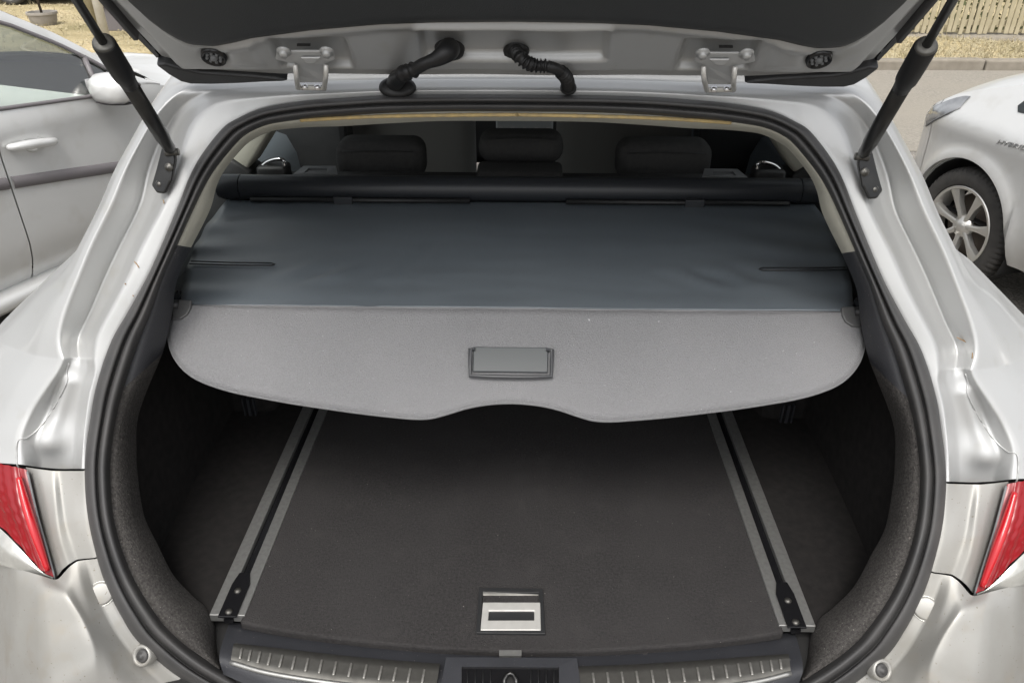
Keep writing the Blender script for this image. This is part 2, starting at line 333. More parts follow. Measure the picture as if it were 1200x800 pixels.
# rings: C seal lip, D flange crest, E/E2 gutter floor, F gutter crease, G gutter outer crest, G2/H outer skin
UP=[
 [(0.0047,1.1427,1.3718),(0.0047,1.1417,1.3792),(0.0046,1.1471,1.3828),(0.0045,1.1559,1.3847),(0.0043,1.1646,1.3865),(0.0042,1.1752,1.388),(0.0037,1.2044,1.386),(0.0028,1.2615,1.3788)],
 [(-0.1032,1.1425,1.3713),(-0.1027,1.1415,1.3787),(-0.1031,1.147,1.3824),(-0.1039,1.1557,1.3842),(-0.1047,1.1644,1.386),(-0.1057,1.175,1.3876),(-0.1087,1.2042,1.3855),(-0.1147,1.2613,1.3783)],
 [(-0.1903,1.1419,1.3698),(-0.1895,1.1409,1.3772),(-0.1901,1.1464,1.3809),(-0.1914,1.1551,1.3827),(-0.1927,1.1638,1.3846),(-0.1944,1.1744,1.3861),(-0.1994,1.2036,1.384),(-0.2096,1.2607,1.3767)],
 [(-0.3029,1.139,1.3625),(-0.3091,1.1389,1.3723),(-0.3138,1.1444,1.3759),(-0.319,1.1517,1.3792),(-0.3228,1.1576,1.3816),(-0.3306,1.1733,1.3832),(-0.3427,1.2024,1.3811),(-0.3635,1.2595,1.3737)],
 [(-0.3631,1.1349,1.3546),(-0.3868,1.1365,1.3663),(-0.4029,1.1429,1.3721),(-0.4142,1.1479,1.3747),(-0.423,1.1529,1.3772),(-0.4394,1.1717,1.3794),(-0.4568,1.1921,1.3802),(-0.4806,1.2398,1.3744)],
 [(-0.3997,1.1281,1.3413),(-0.4373,1.1338,1.3594),(-0.4543,1.1419,1.3648),(-0.469,1.1492,1.368),(-0.4782,1.1487,1.3717),(-0.4884,1.1491,1.3777),(-0.5087,1.1712,1.3779),(-0.5332,1.2095,1.3738)],
 [(-0.4271,1.1202,1.3282),(-0.471,1.1236,1.3358),(-0.4991,1.1485,1.3332),(-0.5156,1.1547,1.3341),(-0.5197,1.1453,1.3389),(-0.5235,1.128,1.3456),(-0.5367,1.138,1.3456),(-0.5564,1.1661,1.3413)],
 [(-0.4585,1.105,1.2945),(-0.4874,1.108,1.3011),(-0.5159,1.1367,1.294),(-0.543,1.1449,1.2928),(-0.547,1.1325,1.2976),(-0.5517,1.1103,1.3063),(-0.5643,1.1179,1.3054),(-0.5857,1.1468,1.2985)],
 [(-0.4786,1.0913,1.264),(-0.5006,1.0905,1.2667),(-0.5329,1.1231,1.2573),(-0.5616,1.1306,1.2547),(-0.5642,1.1154,1.2596),(-0.5754,1.0913,1.2685),(-0.5894,1.0983,1.2662),(-0.6139,1.1279,1.2565)],
 [(-0.4961,1.0734,1.2269),(-0.516,1.07,1.2279),(-0.547,1.1003,1.2167),(-0.5718,1.11,1.213),(-0.5744,1.0953,1.2183),(-0.5949,1.0697,1.2274),(-0.6091,1.0764,1.2248),(-0.6348,1.1068,1.2136)],
 [(-0.5213,1.0481,1.1761),(-0.5485,1.0433,1.1765),(-0.5755,1.0689,1.1655),(-0.602,1.0813,1.1615),(-0.6056,1.0693,1.1664),(-0.625,1.0435,1.1771),(-0.6399,1.0509,1.1738),(-0.6666,1.0812,1.1623)],
 [(-0.5452,1.0254,1.1308),(-0.5733,1.0187,1.1294),(-0.6002,1.0445,1.1169),(-0.6297,1.0561,1.111),(-0.633,1.0444,1.1166),(-0.6476,1.0184,1.1288),(-0.6668,1.0286,1.1251),(-0.7011,1.0669,1.1139)],
 [(-0.5745,1.0025,1.085),(-0.5999,0.9971,1.0862),(-0.6276,1.0224,1.0725),(-0.6521,1.0337,1.0662),(-0.6552,1.0216,1.0711),(-0.668,0.9968,1.0855),(-0.695,1.0112,1.0863),(-0.7538,1.0685,1.077)],
 [(-0.5985,0.9834,1.0472),(-0.6213,0.9799,1.0518),(-0.6479,1.0043,1.0376),(-0.6697,1.013,1.0323),(-0.6769,1.0041,1.0373),(-0.6767,0.9785,1.049),(-0.7191,0.995,1.0464),(-0.8034,1.0652,1.0323)],
 [(-0.6127,0.9667,1.0168),(-0.6244,0.9648,1.0223),(-0.6419,0.9777,1.0157),(-0.6579,0.9826,1.014),(-0.6667,0.9788,1.0177),(-0.6703,0.9644,1.0234),(-0.7282,0.9821,1.0194),(-0.8478,1.0657,0.9967)],
]
LOW=[
 UP[-1],
 [(-0.6179,0.9574,0.9999),(-0.6237,0.9563,1.0051),(-0.6421,0.9693,0.9996),(-0.6585,0.9728,0.9987),(-0.6758,0.9712,0.9995),(-0.6786,0.9571,1.0083),(-0.7425,0.9748,1.0024),(-0.8782,1.0637,0.9748)],
 [(-0.627,0.9419,0.9717),(-0.6327,0.9402,0.9759),(-0.6577,0.9597,0.9639),(-0.6785,0.9616,0.9639),(-0.7008,0.9636,0.9638),(-0.7012,0.9417,0.9785),(-0.7649,0.9605,0.9727),(-0.9062,1.0453,0.943)],
 [(-0.6331,0.9259,0.9439),(-0.6377,0.9239,0.9468),(-0.6656,0.948,0.9291),(-0.6879,0.95,0.9289),(-0.7172,0.9505,0.9297),(-0.7238,0.9261,0.9486),(-0.7801,0.9413,0.94),(-0.9185,1.0135,0.9103)],
 [(-0.6366,0.9068,0.9153),(-0.6404,0.9055,0.9178),(-0.6714,0.9351,0.8947),(-0.6937,0.9363,0.8934),(-0.7254,0.9328,0.8972),(-0.7367,0.9076,0.9193),(-0.7863,0.9192,0.9129),(-0.9242,0.9771,0.8856)],
 [(-0.6372,0.8843,0.8815),(-0.6419,0.8836,0.882),(-0.6749,0.915,0.8556),(-0.7009,0.9174,0.8531),(-0.729,0.9135,0.8592),(-0.7318,0.8871,0.8856),(-0.7767,0.8933,0.883),(-0.9223,0.9399,0.8598)],
]
def ext(r):
    h=Vector(r[-1]); x=min(h.x-.02,-.1) if h.x<-.05 else h.x
    c=Vector(r[0]); d=(c-Vector(r[1])).normalized()
    e1=Vector((h.x*1.03,h.y+.12,h.z+(.015 if h.z>1.3 else 0))); e2=Vector((h.x*1.06,h.y+.40,h.z+(.03 if h.z>1.3 else 0)))
    return [c+d*.016+Vector((0,.014,0))]+list(r)+[e1,e2]
def ext0(r):
    c=Vector(r[0]); d=(c-Vector(r[1])).normalized()
    return [c+d*.016+Vector((0,.014,0))]+list(r)
upper=csurf([ext(r) for r in UP],150,2,22)
lower=csurf([ext(r) for r in LOW],64,2,6)
NC=len(lower[0])
# pressed nub in the lower recess
nubc=Vector((-0.7107,0.9371,0.9007))
for r in lower:
    for j,p in enumerate(r):
        d=(p-nubc).length
        if 18<j<54: p.y-=.017*math.exp(-(d/.026)**2)
        # slanting raised rib from the gutter end down to the nub
        a=Vector((-0.674,0.9667,0.9839)); b=nubc; t=min(1,max(0,(p-a).dot(b-a)/(b-a).length_squared)); dd=(p-(a+(b-a)*t)).length
        if 18<j<54: p.y-=.008*math.exp(-(dd/.012)**2)
both('rear_wing',upper+lower[1:],M['paint'],car,flip=False)
sm=crl([(-0.6697,0.9639,1.0117),(-0.675,0.9664,0.9979),(-0.6735,0.9622,0.9868),(-0.6883,0.9568,0.9623),(-0.7099,0.9485,0.9328),(-0.7222,0.939,0.9186),(-0.7312,0.9361,0.9141),(-0.7376,0.9279,0.9169),(-0.7423,0.9229,0.9093),(-0.7403,0.9021,0.8782)],70)
for p in sm:
    q=min((v for r in lower for v in r[10:60]),key=lambda v:(v.x-p.x)**2+(v.z-p.z)**2); p.y=q.y-.0004
sm=[sm[0]]+[(sm[i-1]+sm[i]*2+sm[i+1])/4 for i in range(1,69)]+[sm[-1]]
for f in (lambda p:p, mx): MB().tube([f(p) for p in sm],.0013,n=8).build('sheet_seam',M['paint'],car)
# corner trim panels beside the lamps
CP=[[(-0.6371,0.8826,0.8789),(-0.6532,0.885,0.8765),(-0.6785,0.8874,0.8741),(-0.6868,0.8848,0.8761),(-0.7087,0.8873,0.8769),(-0.7329,0.8927,0.8761)],
    [(-0.634,0.8627,0.849),(-0.6531,0.8645,0.8487),(-0.6722,0.8663,0.8484),(-0.6784,0.8612,0.8527),(-0.6988,0.8663,0.8545),(-0.7222,0.8765,0.8518)],
    [(-0.6295,0.8404,0.8156),(-0.6449,0.8403,0.8154),(-0.6626,0.8413,0.814),(-0.6714,0.837,0.8196),(-0.6879,0.8428,0.8222),(-0.7098,0.8555,0.8203)],
    [(-0.6222,0.8245,0.79),(-0.6363,0.8238,0.7887),(-0.6517,0.8237,0.7885),(-0.6628,0.8184,0.7934),(-0.6777,0.8221,0.7929),(-0.6971,0.8316,0.7848)],
    [(-0.6158,0.8141,0.7711),(-0.6299,0.8134,0.7698),(-0.644,0.8126,0.7684),(-0.6526,0.8038,0.7669),(-0.6626,0.8013,0.7587),(-0.6781,0.8032,0.7404)]]
both('corner_panel',csurf([ext0(r) for r in CP],40,2,2),M['paint_dirty'],car)
# bumper
BR=[[(-0.6145,0.8132,0.7694),(-0.6276,0.8112,0.7694),(-0.6392,0.8064,0.7715),(-0.6482,0.7982,0.7676),(-0.6649,0.787,0.751),(-0.6917,0.7898,0.7597),(-0.7418,0.8063,0.7569),(-0.8045,0.849,0.7255)],
    [(-0.6029,0.7957,0.7377),(-0.6176,0.7925,0.7391),(-0.6238,0.7794,0.748),(-0.6312,0.7695,0.7482),(-0.6361,0.7596,0.752),(-0.6756,0.7617,0.7486),(-0.7334,0.7816,0.7303),(-0.8072,0.8296,0.6826)],
    [(-0.5793,0.7729,0.6932),(-0.5975,0.77,0.7017),(-0.6064,0.7595,0.7155),(-0.6079,0.7486,0.7175),(-0.6094,0.7372,0.7221),(-0.6654,0.7248,0.7068),(-0.7325,0.7498,0.6834),(-0.8172,0.8098,0.6177)],
    [(-0.55,0.7569,0.6419),(-0.5722,0.7537,0.651),(-0.5811,0.7407,0.6672),(-0.5871,0.7284,0.6789),(-0.5935,0.7164,0.6884),(-0.6616,0.6966,0.6604),(-0.7487,0.7295,0.6134),(-0.8494,0.8038,0.5209)],
    [(-0.4905,0.7467,0.5739),(-0.5257,0.7414,0.5841),(-0.547,0.7246,0.6006),(-0.5671,0.7065,0.6249),(-0.591,0.6951,0.6362),(-0.6593,0.6713,0.6099),(-0.79,0.7229,0.4975),(-0.9003,0.7982,0.3797)],
    [(-0.3787,0.743,0.4988),(-0.4274,0.7362,0.4789),(-0.4637,0.7177,0.4686),(-0.5052,0.6922,0.4793),(-0.5629,0.6721,0.4772),(-0.6637,0.6422,0.4802),(-0.8523,0.7158,0.3204),(-0.9693,0.7904,0.184)],
    [(-0.1984,0.7419,0.4715),(-0.2141,0.7343,0.4332),(-0.2268,0.7153,0.4063),(-0.2332,0.6794,0.4096),(-0.2418,0.6488,0.3945),(-0.3575,0.6134,0.2606),(-0.619,0.6728,-0.0047),(-0.8703,0.7715,-0.2886)],
    [(0.0106,0.7418,0.47),(0.0108,0.7341,0.428),(0.0112,0.715,0.3995),(0.0121,0.6691,0.4029),(0.0127,0.6381,0.3783),(0.0138,0.601,0.1991),(0.0141,0.6495,-0.3365),(0.0137,0.737,-0.9)]]
for r in BR[-1:]:
    for i,p in enumerate(r): r[i]=(0.0,p[1],p[2])
BRS=csurf([ext0(r)+[Vector(r[-1])+Vector((-.04 if abs(r[-1][0])>.1 else 0,.48,0))] for r in BR],90,2,3)
both('rear_bumper',BRS,M['paint_dirty'],car)
# dark inner structure behind the panel gaps
BK=[[(-0.6572,0.9533,0.8574),(-0.7959,0.962,0.848),(-0.9539,1.0518,0.8027)],[(-0.628,0.8736,0.8054),(-0.7751,0.892,0.7854),(-0.9412,0.9843,0.7168)],[(-0.6095,0.8195,0.7172),(-0.7379,0.8225,0.6921),(-0.9087,0.9463,0.5683)],[(-0.5278,0.7782,0.5954),(-0.6987,0.7871,0.579),(-0.9358,0.9381,0.3763)]]
both('inner_panel',[[Vector((max(p.x,-.80),p.y,p.z)) for p in r] for r in surf(BK,12,12)],M['dark'],car)
# outer sides, roof, bonnet (mostly out of view)
SIDE=[(1.22,.0),(1.4,.0),(2.4,.0),(3.6,.0),(4.6,.02),(5.2,.10),(5.45,.30)]
for s in (-1,1):
    rows=[]
    for z,x in ((.02,.80),(.2,.86),(.45,.885),(.7,.875),(.88,.84),(.96,.80)):
        rows.append([(s*(x-o),y,z if y<4 else z-(y-4)*.12*(z>.5)) for y,o in SIDE])
    MB().grid(rows,flip=(s>0)).build('body_side',M['paint'],car)
    rows=[[(s*(.78-(z-.96)*.52),y,z) for y in (1.32,1.8,2.4,3.2)] for z in (.96,1.1,1.33)]
    MB().grid(rows).build('side_window',M['clear_glass'],car)
    b=MB(); b.bar((s*.565,1.62,1.335),(s*.575,3.1,1.335),.05,.05); b.bar((s*.575,3.1,1.335),(s*.76,4.2,.92),.07,.05); b.bar((s*.76,2.42,.9),(s*.58,2.42,1.33),.05,.09)
    b.build('roof_rail',M['paint'],car,bevel=.01)
roofrows=[[(x,y,1.385+ (0.035 if 1.5<y<3.0 else .02)-.10*(x/.7)**2*.35) for x in (-.575,-.36,0,.36,.575)] for y in (1.30,1.6,2.2,3.1)]
MB().grid(roofrows).build('roof',M['paint'],car)
MB().grid([[(-.575,3.1,1.39),(0,3.15,1.41),(.575,3.1,1.39)],[(-.76,4.15,.93),(0,4.3,.95),(.76,4.15,.93)]]).build('windscreen',M['clear_glass'],car)
MB().grid([[(-.78,4.15,.92),(0,4.3,.96),(.78,4.15,.92)],[(-.74,4.9,.84),(0,5.0,.86),(.74,4.9,.84)],[(-.58,5.43,.62),(0,5.55,.64),(.58,5.43,.62)],[(-.58,5.46,.1),(0,5.6,.1),(.58,5.46,.1)]]).build('bonnet',M['paint'],car)

# ---- boot seal
SEAL=[
 [(0.0048,1.1413,1.3733),(0.0049,1.1335,1.3738),(0.005,1.1261,1.3728),(0.0051,1.123,1.3701),(0.005,1.1247,1.3668),(0.0049,1.1335,1.3637),(0.0049,1.1321,1.3628),(0.0051,1.1232,1.3629),(0.0051,1.1212,1.3605),(0.0051,1.1264,1.3559),(0.0048,1.1415,1.3489)],
 [(-0.1029,1.1411,1.3728),(-0.1021,1.1333,1.3733),(-0.1015,1.1259,1.3723),(-0.1013,1.1228,1.3696),(-0.1016,1.1245,1.3663),(-0.1026,1.1333,1.3632),(-0.1025,1.1319,1.3623),(-0.1016,1.123,1.3624),(-0.1015,1.121,1.36),(-0.1022,1.1261,1.3554),(-0.104,1.1413,1.3484)],
 [(-0.1899,1.1405,1.3713),(-0.1886,1.1327,1.3718),(-0.1874,1.1252,1.3706),(-0.1871,1.1221,1.3678),(-0.1877,1.1238,1.3644),(-0.1894,1.1324,1.3611),(-0.1893,1.1311,1.3602),(-0.1878,1.1221,1.3602),(-0.1876,1.1201,1.3577),(-0.1889,1.1251,1.3528),(-0.192,1.1401,1.3457)],
 [(-0.2523,1.1391,1.3677),(-0.2504,1.1313,1.3682),(-0.2487,1.1238,1.367),(-0.248,1.1207,1.3642),(-0.2485,1.1223,1.3608),(-0.2506,1.131,1.3575),(-0.2503,1.1296,1.3566),(-0.2481,1.1206,1.3566),(-0.2477,1.1186,1.3541),(-0.2489,1.1236,1.3492),(-0.2525,1.1384,1.3421)],
 [(-0.3024,1.1376,1.3641),(-0.3001,1.1298,1.3646),(-0.2976,1.1224,1.3634),(-0.2963,1.1193,1.3607),(-0.2964,1.1209,1.3573),(-0.2987,1.1296,1.3539),(-0.2982,1.1282,1.353),(-0.2954,1.1192,1.3531),(-0.2945,1.1172,1.3505),(-0.2955,1.1221,1.3457),(-0.2993,1.1368,1.3385)],
 [(-0.3464,1.1353,1.3583),(-0.3436,1.1275,1.3589),(-0.3407,1.1202,1.3579),(-0.339,1.1171,1.3553),(-0.339,1.1188,1.3519),(-0.3415,1.1274,1.3487),(-0.3408,1.126,1.3478),(-0.3375,1.1171,1.348),(-0.3363,1.115,1.3456),(-0.3371,1.1199,1.3409),(-0.3411,1.1347,1.3338)],
 [(-0.378,1.1326,1.3514),(-0.3748,1.1249,1.3521),(-0.371,1.1176,1.3515),(-0.3683,1.1146,1.3491),(-0.3676,1.1162,1.3461),(-0.37,1.1248,1.3429),(-0.369,1.1234,1.3421),(-0.365,1.1147,1.3426),(-0.363,1.1127,1.3404),(-0.3631,1.1177,1.3361),(-0.3666,1.1326,1.3292)],
 [(-0.406,1.1276,1.3401),(-0.4023,1.12,1.3411),(-0.398,1.1128,1.3406),(-0.3948,1.1099,1.3387),(-0.3936,1.1117,1.3359),(-0.396,1.1202,1.3328),(-0.3948,1.1189,1.3321),(-0.3904,1.1102,1.3328),(-0.3878,1.1084,1.3309),(-0.3876,1.1135,1.3267),(-0.3909,1.1285,1.32)],
 [(-0.4278,1.122,1.3278),(-0.4239,1.1144,1.3288),(-0.4189,1.1073,1.3284),(-0.4152,1.1044,1.3265),(-0.4136,1.1062,1.3237),(-0.416,1.1147,1.3204),(-0.4145,1.1134,1.3198),(-0.4097,1.1047,1.3205),(-0.4066,1.1029,1.3187),(-0.406,1.108,1.3144),(-0.4091,1.1229,1.3075)],
 [(-0.4593,1.1068,1.294),(-0.455,1.0994,1.2954),(-0.4496,1.0926,1.2958),(-0.4454,1.09,1.2945),(-0.4436,1.092,1.2921),(-0.4461,1.1005,1.2888),(-0.4445,1.0993,1.2884),(-0.4392,1.0909,1.2897),(-0.4358,1.0893,1.2885),(-0.435,1.0946,1.2847),(-0.438,1.1096,1.2779)],
 [(-0.4794,1.0931,1.2634),(-0.4748,1.0859,1.2654),(-0.4692,1.0795,1.2666),(-0.4648,1.0773,1.2663),(-0.4629,1.0796,1.2647),(-0.4654,1.0882,1.2615),(-0.4637,1.0872,1.2615),(-0.4581,1.0791,1.2635),(-0.4546,1.0779,1.263),(-0.4536,1.0835,1.26),(-0.4567,1.0988,1.2539)],
 [(-0.4969,1.0751,1.2262),(-0.4925,1.0682,1.2285),(-0.487,1.0622,1.2304),(-0.4828,1.0603,1.2306),(-0.4811,1.0626,1.2292),(-0.484,1.071,1.226),(-0.4823,1.07,1.2261),(-0.4768,1.0623,1.2287),(-0.4735,1.0613,1.2286),(-0.473,1.067,1.226),(-0.4766,1.082,1.2199)],
 [(-0.5221,1.0497,1.1754),(-0.5176,1.0431,1.1781),(-0.512,1.0372,1.1804),(-0.508,1.0354,1.1808),(-0.5065,1.0378,1.1795),(-0.5096,1.046,1.1759),(-0.508,1.0451,1.1762),(-0.5025,1.0376,1.1791),(-0.4993,1.0366,1.1793),(-0.499,1.0422,1.1765),(-0.5032,1.0569,1.1699)],
 [(-0.5461,1.027,1.13),(-0.5414,1.0205,1.1331),(-0.5356,1.0149,1.1358),(-0.5313,1.0133,1.1366),(-0.5297,1.0157,1.1355),(-0.5329,1.0238,1.1316),(-0.5312,1.023,1.132),(-0.5254,1.0158,1.1355),(-0.522,1.015,1.1359),(-0.5217,1.0206,1.1332),(-0.526,1.0352,1.1263)],
 [(-0.5754,1.0041,1.0842),(-0.57,0.9977,1.0875),(-0.563,0.992,1.09),(-0.5575,0.9902,1.0904),(-0.555,0.9924,1.0888),(-0.5579,1.0002,1.0844),(-0.5558,0.9993,1.0847),(-0.549,0.9921,1.0883),(-0.5446,0.9911,1.0883),(-0.543,0.9964,1.0849),(-0.5464,1.0104,1.0769)],
 [(-0.6021,0.9837,1.044),(-0.5962,0.9776,1.0475),(-0.5883,0.9722,1.0504),(-0.5816,0.9705,1.051),(-0.5782,0.9727,1.0495),(-0.5808,0.9802,1.045),(-0.5783,0.9794,1.0453),(-0.5708,0.9725,1.0491),(-0.5655,0.9717,1.0494),(-0.5629,0.9768,1.046),(-0.5652,0.9903,1.0378)],
 [(-0.6241,0.9527,0.9876),(-0.618,0.9467,0.9913),(-0.6101,0.9413,0.9941),(-0.6034,0.9394,0.9944),(-0.5999,0.9413,0.9923),(-0.6027,0.9484,0.9871),(-0.6002,0.9476,0.9874),(-0.5925,0.9408,0.9914),(-0.5872,0.9397,0.9912),(-0.5847,0.9444,0.9871),(-0.5873,0.9572,0.9776)],
 [(-0.6328,0.9273,0.9429),(-0.627,0.9219,0.9469),(-0.6195,0.9172,0.9504),(-0.6131,0.9158,0.9515),(-0.61,0.918,0.95),(-0.6126,0.9247,0.9451),(-0.6102,0.9241,0.9456),(-0.603,0.918,0.95),(-0.5979,0.9173,0.9506),(-0.5957,0.9221,0.9472),(-0.5984,0.9343,0.9384)],
 [(-0.6381,0.899,0.9005),(-0.6323,0.8938,0.9047),(-0.6247,0.8892,0.9084),(-0.6184,0.888,0.9095),(-0.6152,0.89,0.908),(-0.618,0.8965,0.9028),(-0.6156,0.8959,0.9033),(-0.6083,0.89,0.908),(-0.6033,0.8894,0.9086),(-0.6011,0.894,0.905),(-0.6038,0.9058,0.8957)],
 [(-0.6375,0.8779,0.8688),(-0.6317,0.8728,0.8732),(-0.6242,0.8684,0.8771),(-0.6179,0.8672,0.8783),(-0.6147,0.8691,0.8767),(-0.6174,0.8755,0.8712),(-0.6151,0.8749,0.8718),(-0.6078,0.8692,0.8768),(-0.6028,0.8686,0.8774),(-0.6006,0.8731,0.8736),(-0.6033,0.8846,0.8639)],
 [(-0.6312,0.85,0.827),(-0.6255,0.8451,0.8316),(-0.618,0.8408,0.8357),(-0.6117,0.8396,0.8369),(-0.6085,0.8415,0.8352),(-0.6112,0.8477,0.8295),(-0.6088,0.8471,0.8301),(-0.6016,0.8415,0.8353),(-0.5966,0.841,0.8359),(-0.5944,0.8453,0.832),(-0.5971,0.8565,0.8217)],
 [(-0.6193,0.8234,0.7843),(-0.6134,0.8183,0.7897),(-0.6055,0.814,0.7945),(-0.599,0.8129,0.7962),(-0.5958,0.815,0.7945),(-0.5986,0.8215,0.7882),(-0.5962,0.8209,0.789),(-0.5887,0.8153,0.7951),(-0.5835,0.8148,0.796),(-0.5813,0.8195,0.7919),(-0.5842,0.8313,0.7806)],
 [(-0.6039,0.7988,0.7397),(-0.5978,0.794,0.7455),(-0.5897,0.7899,0.7508),(-0.5827,0.7891,0.7529),(-0.5789,0.7913,0.7515),(-0.5815,0.7977,0.7449),(-0.5788,0.7972,0.7458),(-0.5712,0.7918,0.7524),(-0.5655,0.7915,0.7537),(-0.5628,0.7963,0.7496),(-0.5648,0.8079,0.738)],
 [(-0.5801,0.7752,0.6942),(-0.5735,0.7698,0.7015),(-0.565,0.766,0.7074),(-0.5575,0.7655,0.71),(-0.5532,0.7679,0.7088),(-0.5553,0.7742,0.7021),(-0.5526,0.7738,0.7032),(-0.5447,0.7687,0.7104),(-0.5387,0.7687,0.7121),(-0.5352,0.7736,0.7083),(-0.5367,0.7858,0.696)],
 [(-0.5531,0.76,0.6456),(-0.5462,0.7545,0.6536),(-0.5368,0.7501,0.6619),(-0.5285,0.7493,0.6659),(-0.5239,0.7521,0.6651),(-0.5265,0.7595,0.6569),(-0.5234,0.759,0.6585),(-0.5146,0.753,0.668),(-0.5079,0.7529,0.6708),(-0.5043,0.7586,0.6668),(-0.5059,0.7722,0.6527)],
 [(-0.4914,0.7487,0.5732),(-0.4838,0.7415,0.5851),(-0.4736,0.7354,0.5974),(-0.4651,0.7339,0.6045),(-0.4607,0.7369,0.6045),(-0.464,0.7461,0.5937),(-0.4607,0.7453,0.5965),(-0.4512,0.7373,0.6104),(-0.4445,0.7367,0.6154),(-0.4411,0.7434,0.6112),(-0.4439,0.7601,0.5936)],
 [(-0.3797,0.7448,0.4959),(-0.3739,0.7374,0.5096),(-0.3668,0.731,0.5245),(-0.3611,0.7293,0.5336),(-0.3587,0.7324,0.5347),(-0.3619,0.7419,0.523),(-0.3598,0.7411,0.5266),(-0.3528,0.7327,0.5428),(-0.3484,0.732,0.5494),(-0.3471,0.7388,0.546),(-0.351,0.7561,0.5277)],
 [(-0.1989,0.7437,0.4686),(-0.1963,0.7363,0.4823),(-0.1932,0.7299,0.4971),(-0.1912,0.7282,0.5057),(-0.1909,0.7313,0.5063),(-0.1931,0.7408,0.494),(-0.1924,0.7399,0.4975),(-0.1891,0.7315,0.5136),(-0.1877,0.7308,0.5199),(-0.1882,0.7376,0.5157),(-0.1917,0.7548,0.4961)],
 [(0.0105,0.7437,0.4671),(0.0107,0.7362,0.4809),(0.0107,0.7298,0.4956),(0.0108,0.7282,0.5042),(0.0107,0.7312,0.5047),(0.0105,0.7407,0.4924),(0.0106,0.7398,0.4959),(0.0107,0.7315,0.512),(0.0107,0.7307,0.5183),(0.0106,0.7376,0.514),(0.0103,0.7548,0.4943)]]
